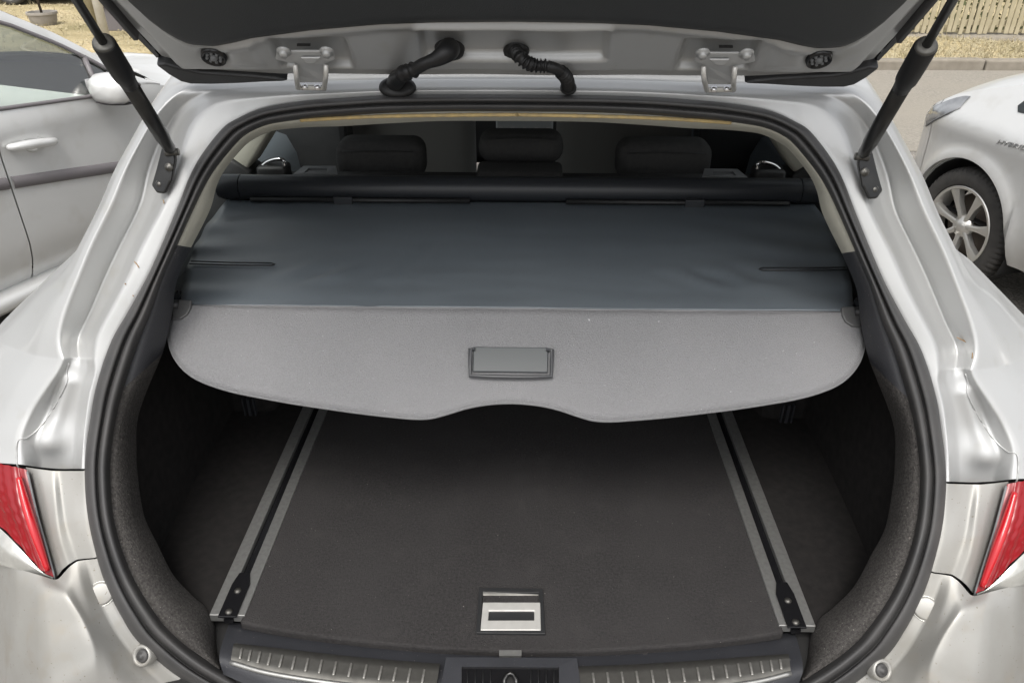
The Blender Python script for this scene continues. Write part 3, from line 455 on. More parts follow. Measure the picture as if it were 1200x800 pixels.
LIP=[
 [(0.0036,1.1415,1.3489),(0.0038,1.1422,1.3453),(0.0042,1.1502,1.3386),(0.0044,1.1639,1.3311),(0.0045,1.1702,1.3281)],
 [(-0.1053,1.1413,1.3484),(-0.1053,1.1419,1.3447),(-0.1059,1.1499,1.3381),(-0.1072,1.1636,1.3305),(-0.1078,1.1699,1.3276)],
 [(-0.1932,1.1401,1.3457),(-0.1934,1.1406,1.3418),(-0.1948,1.1484,1.3347),(-0.1974,1.1619,1.3267),(-0.1985,1.1681,1.3236)],
 [(-0.2538,1.1384,1.342),(-0.2541,1.139,1.3382),(-0.256,1.1467,1.331),(-0.2594,1.1602,1.323),(-0.261,1.1664,1.3199)],
 [(-0.3005,1.1368,1.3385),(-0.3005,1.1376,1.3351),(-0.3025,1.1457,1.3287),(-0.3062,1.1595,1.3214),(-0.3079,1.1658,1.3185)],
 [(-0.3424,1.1347,1.3338),(-0.3412,1.1358,1.331),(-0.3417,1.1442,1.3253),(-0.3443,1.1583,1.3186),(-0.3457,1.1647,1.3159)],
 [(-0.3678,1.1326,1.3291),(-0.3663,1.1338,1.3266),(-0.3667,1.1424,1.3213),(-0.3692,1.1566,1.3149),(-0.3706,1.1631,1.3123)],
 [(-0.3922,1.1285,1.32),(-0.3905,1.1297,1.3175),(-0.3905,1.1383,1.3121),(-0.393,1.1524,1.3056),(-0.3944,1.1588,1.3029)],
 [(-0.4104,1.1229,1.3075),(-0.4086,1.1242,1.3053),(-0.4089,1.1329,1.3002),(-0.4116,1.1471,1.2938),(-0.4131,1.1535,1.2912)],
 [(-0.4393,1.1096,1.2779),(-0.4374,1.111,1.276),(-0.4373,1.1197,1.2709),(-0.44,1.1339,1.2645),(-0.4415,1.1403,1.2619)],
 [(-0.458,1.0988,1.2539),(-0.4551,1.1002,1.2519),(-0.4538,1.1087,1.2467),(-0.4554,1.1224,1.2401),(-0.4566,1.1287,1.2373)],
 [(-0.4779,1.082,1.2199),(-0.4726,1.0835,1.2183),(-0.4683,1.0922,1.2138),(-0.4673,1.1061,1.2075),(-0.4676,1.1124,1.2047)],
 [(-0.5045,1.0569,1.1698),(-0.5002,1.0586,1.1681),(-0.4974,1.0683,1.1626),(-0.4984,1.0838,1.1548),(-0.4996,1.0907,1.1514)],
 [(-0.5273,1.0352,1.1263),(-0.5231,1.0368,1.1239),(-0.5212,1.0471,1.1165),(-0.5234,1.0636,1.1064),(-0.5251,1.0711,1.1021)],
 [(-0.5477,1.0104,1.0768),(-0.5404,1.0135,1.076),(-0.5353,1.0272,1.0699),(-0.5356,1.0482,1.0596),(-0.5368,1.0575,1.055)],
 [(-0.5665,0.9903,1.0377),(-0.5569,0.9936,1.0374),(-0.5486,1.0073,1.0317),(-0.5461,1.0279,1.0217),(-0.5463,1.0369,1.0171)],
 [(-0.5886,0.9571,0.9775),(-0.5753,0.9663,0.9872),(-0.5623,0.9886,0.9948),(-0.5561,1.0176,0.9957),(-0.5552,1.0296,0.9948)],
 [(-0.5997,0.9343,0.9384),(-0.593,0.939,0.9375),(-0.5913,0.9578,0.9275),(-0.597,0.9859,0.9103),(-0.6006,0.9983,0.9025)],
 [(-0.6051,0.9058,0.8957),(-0.5973,0.9093,0.8931),(-0.5943,0.9261,0.8799),(-0.5988,0.952,0.8594),(-0.602,0.9635,0.8503)],
 [(-0.6046,0.8846,0.8639),(-0.5959,0.8877,0.8606),(-0.5914,0.9035,0.8461),(-0.5946,0.9284,0.824),(-0.5973,0.9395,0.8143)],
 [(-0.5984,0.8565,0.8217),(-0.5883,0.8591,0.8178),(-0.5818,0.874,0.8018),(-0.5843,0.8993,0.7762),(-0.5869,0.9107,0.7649)],
 [(-0.5855,0.8313,0.7806),(-0.5737,0.8352,0.7779),(-0.5651,0.8522,0.7625),(-0.5647,0.8782,0.7378),(-0.5662,0.8897,0.7268)],
 [(-0.5661,0.8079,0.738),(-0.5529,0.8119,0.7356),(-0.542,0.8286,0.7197),(-0.54,0.8552,0.693),(-0.5419,0.8685,0.6793)],
 [(-0.538,0.7857,0.696),(-0.5244,0.7913,0.6969),(-0.5137,0.8124,0.6828),(-0.5121,0.8437,0.6561),(-0.5133,0.8574,0.6436)],
 [(-0.5072,0.7722,0.6527),(-0.4949,0.7788,0.6568),(-0.4859,0.8012,0.647),(-0.4853,0.8335,0.6234),(-0.4879,0.8493,0.6097)],
 [(-0.4453,0.7601,0.5935),(-0.445,0.7636,0.5933),(-0.4509,0.7794,0.5788),(-0.4624,0.8036,0.5522),(-0.468,0.8146,0.5395)],
 [(-0.3523,0.7561,0.5276),(-0.3517,0.7593,0.5362),(-0.3552,0.7732,0.5352),(-0.3626,0.7943,0.5219),(-0.3662,0.8036,0.5145)],
 [(-0.1931,0.7548,0.496),(-0.1921,0.7584,0.5115),(-0.1932,0.7726,0.5196),(-0.1967,0.794,0.514),(-0.1985,0.8034,0.5092)],
 [(0.0089,0.7548,0.4942),(0.0091,0.7583,0.5106),(0.0093,0.7726,0.5201),(0.0094,0.794,0.5157),(0.0093,0.8034,0.5112)]]
def ring(rows, nr, nc):
    L=surf(rows,nr,nc)
    for k in (0,-1):
        for p in L[k]: p.x=0.0
    Rr=[[mx(p) for p in r] for r in reversed(L)]
    return L+Rr[1:]
MB().grid(ring(SEAL,190,26)).build('boot_seal',M['rubber'],car)
def lipseg(i0,i1,name,matl,n):
    rows=LIP[i0:i1+1]
    S=surf(rows,n,14)
    if i0==0:
        for p in S[0]: p.x=0
    both(name,S,matl,car)
lipseg(0,12,'pillar_trim',M['beige'],80)
lipseg(12,16,'lower_pillar_trim',M['trim'],40)
lipseg(16,25,'carpet_lip',M['carpet'],90)
# tan frayed edge of the headliner
t=[(-0.3158,1.1358,1.3361),(-0.2803,1.1366,1.338),(-0.2298,1.1377,1.3405),(-0.1669,1.1386,1.3425),(-0.079,1.1393,1.344),(0.0049,1.1398,1.345)]
b=MB(); 
tt=cr(t,60); tt=tt+[mx(p) for p in reversed(tt[:-1])]
b.tube(tt,[.0028+.0008*noise.noise((i*.7,0,0)) for i in range(len(tt))],n=8); b.build('headliner_edge',M['tan'],car)
MB().grid([[(x,y,1.372-.04*(x/.62)**2) for x in (-.56,-.3,0,.3,.56)] for y in (1.20,1.6,2.4,3.1)]).build('headliner',M['liner'],car)

# ---- load space: floor, rails, walls
FZ=.62
re_=[(-0.4356,0.8282,0.62),(-0.3601,0.8134,0.62),(-0.2624,0.7995,0.62),(-0.1275,0.7868,0.62),(0.0095,0.7822,0.62)]
re_=[Vector(p) for p in cr(re_,14)]; re_[-1].x=0; re_[0].x=-.432
edge=re_+[mx(p) for p in reversed(re_[:-1])]
b=MB(); n=len(edge)
b.prism(list(edge)+[Vector((.432,1.74,FZ)),Vector((-.432,1.74,FZ))],(0,0,-.018))
lf=b.build('load_floor',M['floor_carpet'],car,smooth=False,bevel=.004)
for s in (-1,1):
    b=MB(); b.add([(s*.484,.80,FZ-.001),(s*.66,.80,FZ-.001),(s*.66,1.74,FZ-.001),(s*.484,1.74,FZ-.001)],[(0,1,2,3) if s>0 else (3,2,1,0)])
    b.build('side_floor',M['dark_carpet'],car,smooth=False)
MB().add([(-.7,.74,.585),(.7,.74,.585),(.7,1.8,.585),(-.7,1.8,.585)],[(0,1,2,3)]).build('boot_well',M['dark'],car)
for s in (-1,1):
    r_=MB()
    r_.box(s*.484 if s<0 else .462,-.462 if s<0 else .484,.838,1.74,FZ-.012,FZ+.003)
    r_.box(-.446 if s<0 else .426,-.426 if s<0 else .446,.838,1.74,FZ-.012,FZ+.003)
    rail=r_.build('floor_rail',M['alu'],car,smooth=False,bevel=.0012)
    MB().box(*sorted((s*.4615,s*.4465)),.836,1.74,FZ-.014,FZ-.006).build('rail_slot',M['gloss_black'],rail,smooth=False)
    e=MB(); y0,y1=.832,.93; e.prism([(s*.4375,y0,FZ+.0035),(s*.4675,y0,FZ+.0035),(s*.4675,.90,FZ+.0035),(s*.463,.925,FZ+.0035),(s*.445,.925,FZ+.0035),(s*.4375,.90,FZ+.0035)],(0,0,.003)); e.build('rail_end_cap',M['gloss_black'],rail,smooth=False,bevel=.001)
    for yy in (.842,.885): MB().lathe([(0,.0035),(.004,.0032),(.006,.0012),(.006,0)],(s*.4525,yy,FZ+.0065),n=16).build('rail_bolt',M['steel'],rail)
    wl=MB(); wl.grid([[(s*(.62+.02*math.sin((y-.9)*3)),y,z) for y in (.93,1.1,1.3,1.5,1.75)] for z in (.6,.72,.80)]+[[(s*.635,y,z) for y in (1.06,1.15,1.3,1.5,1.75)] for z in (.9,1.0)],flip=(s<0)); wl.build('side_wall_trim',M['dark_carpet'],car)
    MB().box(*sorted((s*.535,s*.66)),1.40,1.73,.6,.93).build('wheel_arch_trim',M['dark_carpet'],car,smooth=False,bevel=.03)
    # tie slot on the face of the wheel arch
    f=MB(); c=Vector((-0.5936,1.395,0.6145)); cx,cz=abs(c.x),c.z
    for (a,bb,cc,dd) in ((-.013,-.010,-.05,.05),(.010,.013,-.05,.05),(-.010,.010,-.05,-.046),(-.003,.003,-.046,.05)):
        f.box(*sorted((s*(cx+a),s*(cx+bb))),1.388,1.399,cz+cc,cz+dd)
    f.build('hook_slot',M['trim'],car,smooth=False)
    q=MB(); q.grid([[(s*.62,y,.99),(s*.70,y,1.04),(s*.755,y,1.05)] for y in (1.1,1.3,1.8)],flip=(s>0)); q.build('side_shelf',M['black'],car)
    # C pillar trim: beige above, dark below, and door cards beyond it
    p=MB(); p.bar((-0.641,1.75,1.0931) if s<0 else mx((-0.641,1.75,1.0931)), (-0.5678,1.75,1.188) if s<0 else mx((-0.5678,1.75,1.188)),.045,.10,(0,1,0)); p.build('centre_pillar_trim',M['beige'],car,bevel=.008)
    p=MB(); p.bar((-0.6817,1.74,1.0386) if s<0 else mx((-0.6817,1.74,1.0386)), (-0.641,1.75,1.0931) if s<0 else mx((-0.641,1.75,1.0931)),.07,.12,(0,1,0)); p.build('pillar_base',M['black'],car,bevel=.008)
    d=MB(); prof=[(.80,.25),(.70,.30),(.685,.55),(.69,.80),(.705,.93),(.73,.985),(.77,1.0)]
    d.grid([[(s*x,y,z+.0*y) for x,z in prof] for y in (1.9,2.2,2.36)],flip=(s<0)); d.build('door_card',M['door_trim'],car)
    d=MB(); prof=[(.80,.25),(.68,.30),(.62,.6),(.60,.85),(.62,1.0),(.66,1.06),(.74,1.08)]
    d.grid([[(s*x,y,z) for x,z in prof] for y in (2.48,2.7,3.0,3.5)],flip=(s<0)); d.build('door_card',M['door_trim'],car)
    MB().box(*sorted((s*.545,s*.80)),2.36,2.48,.3,1.34).build('door_pillar',M['black'],car,smooth=False,bevel=.02)
# floor lift handle
b=MB(); fr=[(-0.0541,0.9024,0.621),(0.0528,0.903,0.621),(0.0557,0.8123,0.621),(-0.0526,0.8115,0.621)]
def rect_ring(o,i,d,mb):
    mb.add(list(o)+list(i)+[Vector(p)+Vector(d) for p in o]+[Vector(p)+Vector(d) for p in i],
      [(4+k,4+(k+1)%4,8+4+(k+1)%4,8+4+k) for k in range(4)]+[(k,8+k,8+(k+1)%4,(k+1)%4) for k in range(4)]+[(8+k,12+k,12+(k+1)%4,8+(k+1)%4) for k in range(4)]); return mb
rect_ring(fr,[(-0.0464,0.8935,0.621),(0.0456,0.8938,0.621),(0.0477,0.8202,0.621),(-0.0464,0.8197,0.621)],(0,0,.004),b)
b.build('handle_frame',M['black'],lf,smooth=False,bevel=.001)
b=MB(); b.grid([[(-0.0464,0.8935,0.625),(0.0483,0.8957,0.625)],[(-0.0463,0.8917,0.621),(0.047,0.8938,0.621)],[(-0.0458,0.8792,0.613),(0.047,0.8813,0.613)]],flip=True); b.build('handle_cup',M['steel'],lf)
b=MB(); rect_ring([(-0.0452,0.8713,0.622),(0.0482,0.8734,0.622),(0.049,0.8178,0.622),(-0.0461,0.8157,0.622)],[(-0.0346,0.8542,0.622),(0.0384,0.8559,0.622),(0.0384,0.8373,0.622),(-0.035,0.8356,0.622)],(0,0,.004),b); b.build('handle_plate',M['handle_silver'],lf,smooth=False,bevel=.0015)
MB().add([(-0.0389,0.858,0.6235),(0.0411,0.8598,0.6235),(0.041,0.8311,0.6235),(-0.0374,0.8293,0.6235)],[(3,2,1,0)]).build('handle_slot',M['black'],lf,smooth=False)

# ---- sill trim
top=[(-0.4586,0.8495,0.594),(-0.37,0.8346,0.594),(-0.2698,0.8203,0.594),(-0.1315,0.8089,0.594),(0.0091,0.8041,0.594)]
r2=[(-0.4526,0.8195,0.608),(-0.3624,0.8021,0.61),(-0.2628,0.7901,0.61),(-0.1284,0.7791,0.61),(0.0096,0.7746,0.61)]
r3=[(-0.4426,0.7658,0.618),(-0.3595,0.7422,0.618),(-0.2603,0.7299,0.618),(-0.1261,0.7216,0.618),(0.0107,0.719,0.618)]
r4=[(-0.4327,0.7466,0.6),(-0.3422,0.7155,0.596),(-0.244,0.701,0.594),(-0.1177,0.6917,0.592),(0.0113,0.6893,0.592)]
st=[top,r2,r3,r4]
for r in st:
    r[-1]=(0.0,r[-1][1],r[-1][2])
L=[cr(r,40) for r in st]; L=[l+[mx(p) for p in reversed(l[:-1])] for l in L]
cols=[cr([l[j] for l in L],16) for j in range(len(L[0]))]
sill=MB().grid([[cols[j][i] for j in range(len(cols))] for i in range(16)],flip=True).build('sill_trim',M['trim'],car)
up_l=[(-0.4251,0.785,0.6275),(-0.3622,0.7786,0.6275),(-0.2812,0.7697,0.6275),(-0.1886,0.7612,0.6275),(-0.1028,0.7556,0.6275)]
lo_l=[(-0.4196,0.7515,0.6235),(-0.3603,0.7352,0.6235),(-0.2807,0.7226,0.6235),(-0.1909,0.7133,0.6235),(-0.1054,0.7069,0.6235)]
def scuff(a,b_):
    A=cr(a,46); B=cr(b_,46); rows=[]
    for k in range(7): rows.append([A[i].lerp(B[i],k/6)+Vector((0,0,-.004 if k in (0,6) else 0)) for i in range(46)])
    return rows
rows_=scuff(up_l,lo_l)
for s in (0,1):
    rr=mxr(rows_) if s else rows_
    sc_=MB().grid(rr,flip=not s).build('scuff_plate',M['steel'],sill)
    A=cr(up_l,17); B=cr(lo_l,17)
    for k in range(1,16):
        a=A[k].lerp(B[k],.30)+Vector((0,0,.0012)); bb=A[k].lerp(B[k],.78)+Vector((0,0,.0012))
        if s: a,bb=mx(a),mx(bb)
        if k==1:
            rb=MB().bar(a,bb,.004,.003).build('rib',M['rib'],sc_,bevel=.0012)
        else: rb=MB().bar(a,bb,.004,.003).build('rib',M['rib'],sc_,bevel=.0012)
    eg=[Vector(p)+Vector((0,0,-.001)) for p in cr(lo_l,30)]
    if s: eg=[mx(p) for p in eg]
    MB().tube(eg,.0035,n=8).build('plate_edge',M['alu'],sc_)
b=MB(); rect_ring([(-0.0945,0.7626,0.6265),(0.1024,0.7655,0.6265),(0.1084,0.6871,0.622),(-0.1004,0.6837,0.622)],[(-0.0702,0.7483,0.6265),(0.075,0.7501,0.6265),(0.0732,0.6863,0.622),(-0.0652,0.6845,0.622)],(0,0,.003),b); b.build('latch_surround',M['trim'],sill,smooth=False,bevel=.003)
b=MB(); b.add([(-0.0728,0.7499,0.6262),(0.0776,0.7533,0.6262),(0.0754,0.6823,0.624),(-0.0672,0.6791,0.624)],[(3,2,1,0)]); b.build('latch_recess',M['gloss_black'],sill,smooth=False)
b=MB()
for a_,b_ in (((-0.0609,0.7437,0.627),(-0.0578,0.7007,0.626)),((-0.0495,0.744,0.627),(-0.0467,0.701,0.626)),((-0.038,0.7442,0.627),(-0.0357,0.7012,0.626)),((-0.0266,0.7445,0.627),(-0.0246,0.7015,0.626)),((0.033,0.7458,0.627),(0.0331,0.7028,0.626)),((0.0444,0.7461,0.627),(0.0441,0.703,0.626)),((0.0558,0.7464,0.627),(0.0552,0.7033,0.626)),((0.0673,0.7466,0.627),(0.0662,0.7035,0.626))): MB().bar(a_,b_,.002,.002).build('recess_rib',M['black'],sill)
b=MB(); b.tube([(-0.0053,0.7129,0.628),(-0.0056,0.7225,0.634),(-0.0021,0.7297,0.636),(0.0029,0.7319,0.637),(0.0079,0.7299,0.636),(0.0118,0.7229,0.634),(0.012,0.7133,0.628)],.0032,n=10); b.build('latch_striker',M['strut'],sill)
b=MB(); b.lathe([(0,.003),(.008,.003),(.0095,0)],(0.003,0.7264,0.627),n=20); b.build('latch_hole',M['dark'],sill)
b=MB(); b.box(-.022,.006,.748,.775,.60,.624) if False else b.bar((-0.0153,0.7793,0.617),(0.0187,0.7801,0.617),.010,.006); b.build('floor_catch',M['alu'],sill,smooth=False)

# ---- rear wings' small fittings
def disc(p,nrm,r,h,name,matl,parent,prof=None,n=28):
    return MB().lathe(prof or [(0,h),(r*.82,h),(r*.96,h*.7),(r,0),(r*1.02,-.002)],p,nrm,n=n).build(name,matl,parent)
for s in (-1,1):
    f=(lambda p:Vector(p)) if s<0 else mx
    cp0=Vector((-0.6034,0.7809,0.7326)); bi,bj=min(((i,j) for i in range(1,60) for j in range(1,len(BRS[0])-1)),key=lambda q:(BRS[q[0]][q[1]]-cp0).length)
    nl=(BRS[bi+1][bj]-BRS[bi-1][bj]).cross(BRS[bi][bj+1]-BRS[bi][bj-1]).normalized(); nl=nl if nl.y<0 else -nl
    cp=Vector(f(BRS[bi][bj])); nrm=Vector(f(nl))
    c_=disc(cp,nrm,.0165,.002,'blanking_cap',M['paint_dirty'],car)
    MB().tube([cp+Vector(q) for q in [ (lambda u,v,a:u*math.cos(a)+v*math.sin(a))(nrm.cross(Vector((0,0,1))).normalized()*.0178,nrm.cross(nrm.cross(Vector((0,0,1)))).normalized()*.0178,2*math.pi*k/28) for k in range(28)]],.0009,n=6,closed=True).build('cap_ring',M['clear'],c_)
    nrm=Vector((s*.25,-.75,.62)); bp=Vector(f((-0.5446,0.7529,0.6356)))
    st_=MB().lathe([(0,.006),(.010,.006),(.0105,.012),(.0145,.013),(.0165,.009),(.0165,-.004)],bp,nrm,n=24).build('bump_stop',M['paint_dirty'],car)
    MB().lathe([(0,.020),(.004,.020),(.0045,.016),(.008,.018),(.010,.014),(.0105,.0)],bp+Vector((-s*.004,0,.001)),nrm,n=24).build('stop_rubber',M['rubber'],st_)

# rust at the end of the right gutter, brown dirt on the left flange
MB().tube(cr([(0.6635,1.0119,1.0517),(0.6708,1.0049,1.0499),(0.6757,0.9965,1.049),(0.6769,0.9862,1.0449),(0.674,0.9771,1.0357)],16),[.0006+.0011*abs(noise.noise((i*.9,0,0))) for i in range(16)],n=6).build('rust_streak',M['rust'],car)
for a_,b_ in (((-0.5619,1.0324,1.1538),(-0.5545,1.0279,1.1448)),((-0.5172,1.0733,1.2346),(-0.516,1.0705,1.2291)),((-0.576,1.0164,1.1249),(-0.5747,1.0156,1.1232)),((-0.5657,1.0102,1.1083),(-0.5645,1.0096,1.1072))):
    MB().tube(cr([a_,(Vector(a_)+Vector(b_))/2+Vector((.0008,0,0)),b_],6),[.0003,.0008,.0009,.0006,.0009,.0003],n=6).build('rust_spot',M['rust'],car)

# ---- tail lamps
RED=[[(-0.7244,0.8823,0.8799),(-0.7449,0.883,0.8855),(-0.8008,0.9024,0.8785),(-0.9005,0.9509,0.8463)],[(-0.7042,0.8444,0.8306),(-0.7289,0.8489,0.8493),(-0.791,0.8828,0.8568),(-0.899,0.9374,0.8261)],[(-0.6871,0.8151,0.7875),(-0.7114,0.823,0.8135),(-0.7756,0.86,0.83),(-0.898,0.9277,0.8115)],[(-0.6754,0.7957,0.7485),(-0.6938,0.7985,0.7645),(-0.7649,0.8413,0.805),(-0.8972,0.9189,0.7979)]]
CLR=[[(-0.6773,0.7963,0.7478),(-0.6956,0.7985,0.7627),(-0.7666,0.8405,0.8023),(-0.8972,0.9175,0.7955)],[(-0.6778,0.7957,0.7449),(-0.6951,0.796,0.76),(-0.7623,0.8209,0.7835),(-0.8974,0.8964,0.7572)],[(-0.6787,0.797,0.7399),(-0.6998,0.797,0.7509),(-0.7623,0.8105,0.7573),(-0.8975,0.878,0.7236)]]
for s in (0,1):
    m_=mxr if s else (lambda r:r)
    hb=[[Vector(p)+Vector((0,.02,-.014)) for p in r] for r in surf([RED[0],RED[1],RED[3],CLR[2]],10,10)]
    lamp=MB().grid(m_(hb),flip=bool(s)).build('tail_lamp',M['dark'],car)
    sr=surf(RED,60,60)
    for i,r in enumerate(sr):
        for j,p in enumerate(r):
            p.y += .0007*math.sin(j*.9)*(j>11) + .0002*math.sin(i*.8)*(j>14) + .0006*noise.noise((i*.12,j*.12,4))
    MB().grid(m_(sr),flip=bool(s)).build('red_lens',M['red'],lamp)
    MB().grid(m_(surf(CLR,14,24)),flip=bool(s)).build('clear_lens',M['clear'],lamp)
    be=cr([(-0.7282,0.8676,0.8774),(-0.7148,0.845,0.8465),(-0.696,0.8178,0.8087),(-0.6811,0.7967,0.7613)],24)
    if s: be=[mx(p) for p in be]
    MB().tube(be,[.004+.0025*math.sin(math.pi*i/23) for i in range(24)],n=10).build('light_guide',M['redbead'],lamp)
    ed=cr([(-0.7224,0.8802,0.8784),(-0.704,0.8456,0.8294),(-0.6874,0.8183,0.7878),(-0.6746,0.7957,0.7449)],20)
    if s: ed=[mx(p) for p in ed]
    MB().tube(ed,.0016,n=8).build('lamp_gasket',M['grey_plastic'],lamp)

# ---- tailgate (raised)
tgo=car
TH=Vector((0,1.12,1.405)); TV=Vector((0,-math.sqrt(.5),math.sqrt(.5))); TN=Vector((0,-math.sqrt(.5),-math.sqrt(.5)))
def tp(u,v,h=0): return TH+Vector((u,0,0))+TV*v+TN*h
def halfw(v): return pl(v,[(-.03,.475),(0,.484),(.022,.491),(.06,.496),(.10,.502),(.15,.508),(.4,.545),(.7,.55),(1.0,.50),(1.05,.44)])
def vlow(u):
    a=abs(u); return pl(a,[(0,-.012),(.33,-.012),(.374,-.007),(.445,-.002),(.470,.008),(.495,.025)])
def trimv(u):
    a=abs(u); return pl(a,[(0,.120),(.10,.118),(.169,.114),(.26,.102),(.31,.092),(.341,.086),(.37,.076),(.396,.069),(.428,.072),(.442,.086),(.453,.106),(.464,.15),(.49,.40),(.49,.9)])
def rr(u,v,u0,u1,v0,v1,e):
    return ss(u0-e,u0+e,u)*(1-ss(u1-e,u1+e,u))*ss(v0-e,v0+e,v)*(1-ss(v1-e,v1+e,v))
def hh(u,v):
    a=abs(u); h=0
    h-=.014*rr(u,v,-.122,.122,.033,.103,.004)
    h+=.006*rr(u,v,-.128,.128,.094,.112,.005)
    h-=.016*rr(a,v,.224,.322,.010,.078,.005)
    h+=.004*rr(a,v,.345,.395,.02,.075,.008)
    h-=.008*(1-ss(.0,.010,v))
    h-=.010*math.exp(-((a-.41)/.02)**2-((v-.038)/.017)**2)
    h-=.012*ss(halfw(v)-.022,halfw(v)-.012,a)
    h+=.004*math.exp(-((v-trimv(u)+.012)/.008)**2)
    h+=.0015*noise.noise((u*9,v*9,0))
    return h
vs_=[-.012+.17*i/64 for i in range(65)]+[.2,.3,.4,.5,.6,.7,.8,.9,1.0]
NU=240; rows=[]
for v in vs_:
    row=[]
    for k in range(NU+1):
        wv=halfw(max(v,.0)); u=-wv+2*wv*k/NU; vv=max(v,vlow(u)); row.append(tp(u,vv,hh(u,vv)))
    rows.append(row)
tg_=MB().grid(rows,flip=True).build('tailgate',M['paint_in'],car)
# inner plastic trim
us=[-.488+.976*i/120 for i in range(121)]
rows=[]
for f_,h in ((0,-.004),(0,.006),(.008,.011),(.03,.013),(.2,.014),(.6,.014),(1,.012)):
    rows.append([tp(u,(trimv(u)+(.012 if 0<f_<.02 else 0)) if f_<.02 else trimv(u)+(.95-trimv(u))*f_,h) for u in us])
MB().grid(rows,flip=True).build('inner_trim',M['gate_trim'],tg_)
for s in (-1,1):
    # black spoiler corner below the frame edge
    pts=[(.325,-.020),(.36,-.022),(.40,-.026),(.44,-.0285),(.47,-.028),(.482,-.022),(.492,-.005),(.500,.018),(.486,.020),(.465,.008),(.445,.000),(.40,-.005),(.374,-.008),(.34,-.014)]
    MB().prism([tp(s*a,b_,.0) for a,b_ in pts],TN*-.03).build('spoiler_corner',M['black'],tg_,smooth=False,bevel=.004)
    # side edge of the glass
    ptsg=[(.494,.02),(.500,.018),(.512,.10),(.520,.18),(.55,.5),(.54,.5),(.508,.16),(.500,.09)]
    MB().prism([tp(s*a,b_,-.012) for a,b_ in ptsg],TN*-.016).build('glass_edge',M['gloss_black'],tg_,smooth=False)
    MB().bar(tp(s*.499,.075,-.004),tp(s*.508,.20,-.004),.006,.012,TN).build('edge_seal',M['rubber'],tg_)
# outer skin
out=[[tp(u*halfw(v)/.5*1.0,v,-.045-.02*(1-(u/.5)**2)) for u in [-.5+i/10 for i in range(11)]] for v in (.0,.1,.3,.5,.7,.9,1.0)]
MB().grid(out).build('outer_glass',M['gloss_black'],tg_)
# round vents
for s in (-1,1):
    c=tp(s*.41,.038,.001)
    ve=MB().lathe([(.0,.000),(.013,.000),(.0145,.003),(.0165,.003),(.0175,-.004)],c,TN,n=32).build('vent_grille',M['gloss_black'],tg_)
    MB().lathe([(0,.0045),(.004,.004),(.0055,0)],c,TN,n=20).build('grille_cap',M['grey_plastic'],ve)
    for k in range(8):
        q=2*math.pi*k/8; p=c+Vector((1,0,0))*.0093*math.cos(q)+TV*.0093*math.sin(q)
        MB().lathe([(0,.003),(.0018,.0026),(.0024,0)],p,TN,n=8).build('grille_stud',M['grey_plastic'],ve)
# hinges
for s in (-1,1):
    f=(lambda p:Vector(p)) if s<0 else mx
    pl_=[f(p) for p in ((-0.3165,1.0786,1.4464),(-0.2406,1.0783,1.4467),(-0.2419,1.0879,1.4342),(-0.2567,1.093,1.4278),(-0.265,1.1092,1.4102),(-0.2699,1.1185,1.398),(-0.3052,1.1187,1.3978),(-0.3022,1.1093,1.41),(-0.2989,1.0932,1.4276),(-0.3235,1.0883,1.4339))]
    hg=MB().prism([p+TN*.002 for p in pl_],TN*.004).build('tailgate_hinge',M['paint_in'],car,smooth=False,bevel=.0015)
    for p in ((-0.3069,1.0736,1.4429),(-0.2491,1.0733,1.4432)):
        MB().lathe([(0,.009),(.0045,.009),(.006,.006),(.006,.003),(.0095,.0025),(.0098,0)],f(p),TN,n=12).build('hinge_bolt',M['paint_in'],hg)
    MB().prism([f(p) for p in ((-0.2855,1.0654,1.4539),(-0.2674,1.0653,1.454),(-0.2683,1.0679,1.4515),(-0.2865,1.0679,1.4514))],TN*.002).build('hinge_slot',M['dark'],hg,smooth=False)
    # raised facets round the bolts
    MB().prism([f(p) for p in ((-0.2868,1.0779,1.4358),(-0.2591,1.0778,1.4359),(-0.2709,1.0837,1.4272),(-0.2813,1.0837,1.4271))],TN*.003).build('hinge_boss',M['paint_in'],hg,smooth=False,bevel=.002)
    for px in (0,1):
        pts=[((-0.2971,1.0844,1.4236),(-0.2975,1.0842,1.4125),(-0.3015,1.0969,1.3998),(-0.3134,1.1369,1.3823)),((-0.2551,1.0842,1.4238),(-0.2564,1.084,1.4127),(-0.2621,1.0967,1.4001),(-0.275,1.1365,1.3813))][px]
        MB().tube([f(p) for p in cr(pts,12)],.0036,n=10).build('hinge_arm',M['handle_silver'],hg)
    b=MB(); b.bar(f((-0.3164,1.1392,1.383)),f((-0.273,1.1388,1.3821)),.009,.008); b.build('hinge_foot',M['handle_silver'],hg,bevel=.002)
    for p in ((-0.3024,1.1337,1.3842),(-0.2839,1.1335,1.3837)): MB().lathe([(0,.004),(.004,.0035),(.005,0)],f(p),(0,-.6,.8),n=12).build('hinge_nut',M['chrome'],hg)
# rubber wiring sleeves
cd=MB().lathe([(0,.010),(.012,.010),(.019,.006),(.0205,0)],Vector((-0.0862,1.0856,1.445)),TN,n=32).build('wiring_sleeve',M['sleeve'],car)
path=crl([(-0.0841,1.0654,1.4483),(-0.0882,1.0481,1.4458),(-0.0991,1.0434,1.4392),(-0.1162,1.0443,1.4326),(-0.1314,1.0535,1.4234),(-0.1513,1.0687,1.4139),(-0.1713,1.1342,1.3906),(-0.173,1.1413,1.3832)],60)
rad=[]
for i in range(60):
    t=i/59; r_=.0142-.0058*ss(.05,.25,t)+.0035*ss(.55,.75,t)
    if .38<t<.52: r_+=.0026*(1 if math.sin((t-.38)*2*math.pi/.047)>0 else -.3)
    rad.append(r_)
MB().tube(path,rad,n=16).build('sleeve_tube',M['sleeve'],cd)
b=MB(); o_=Vector((-0.1691,1.1399,1.3823)); 
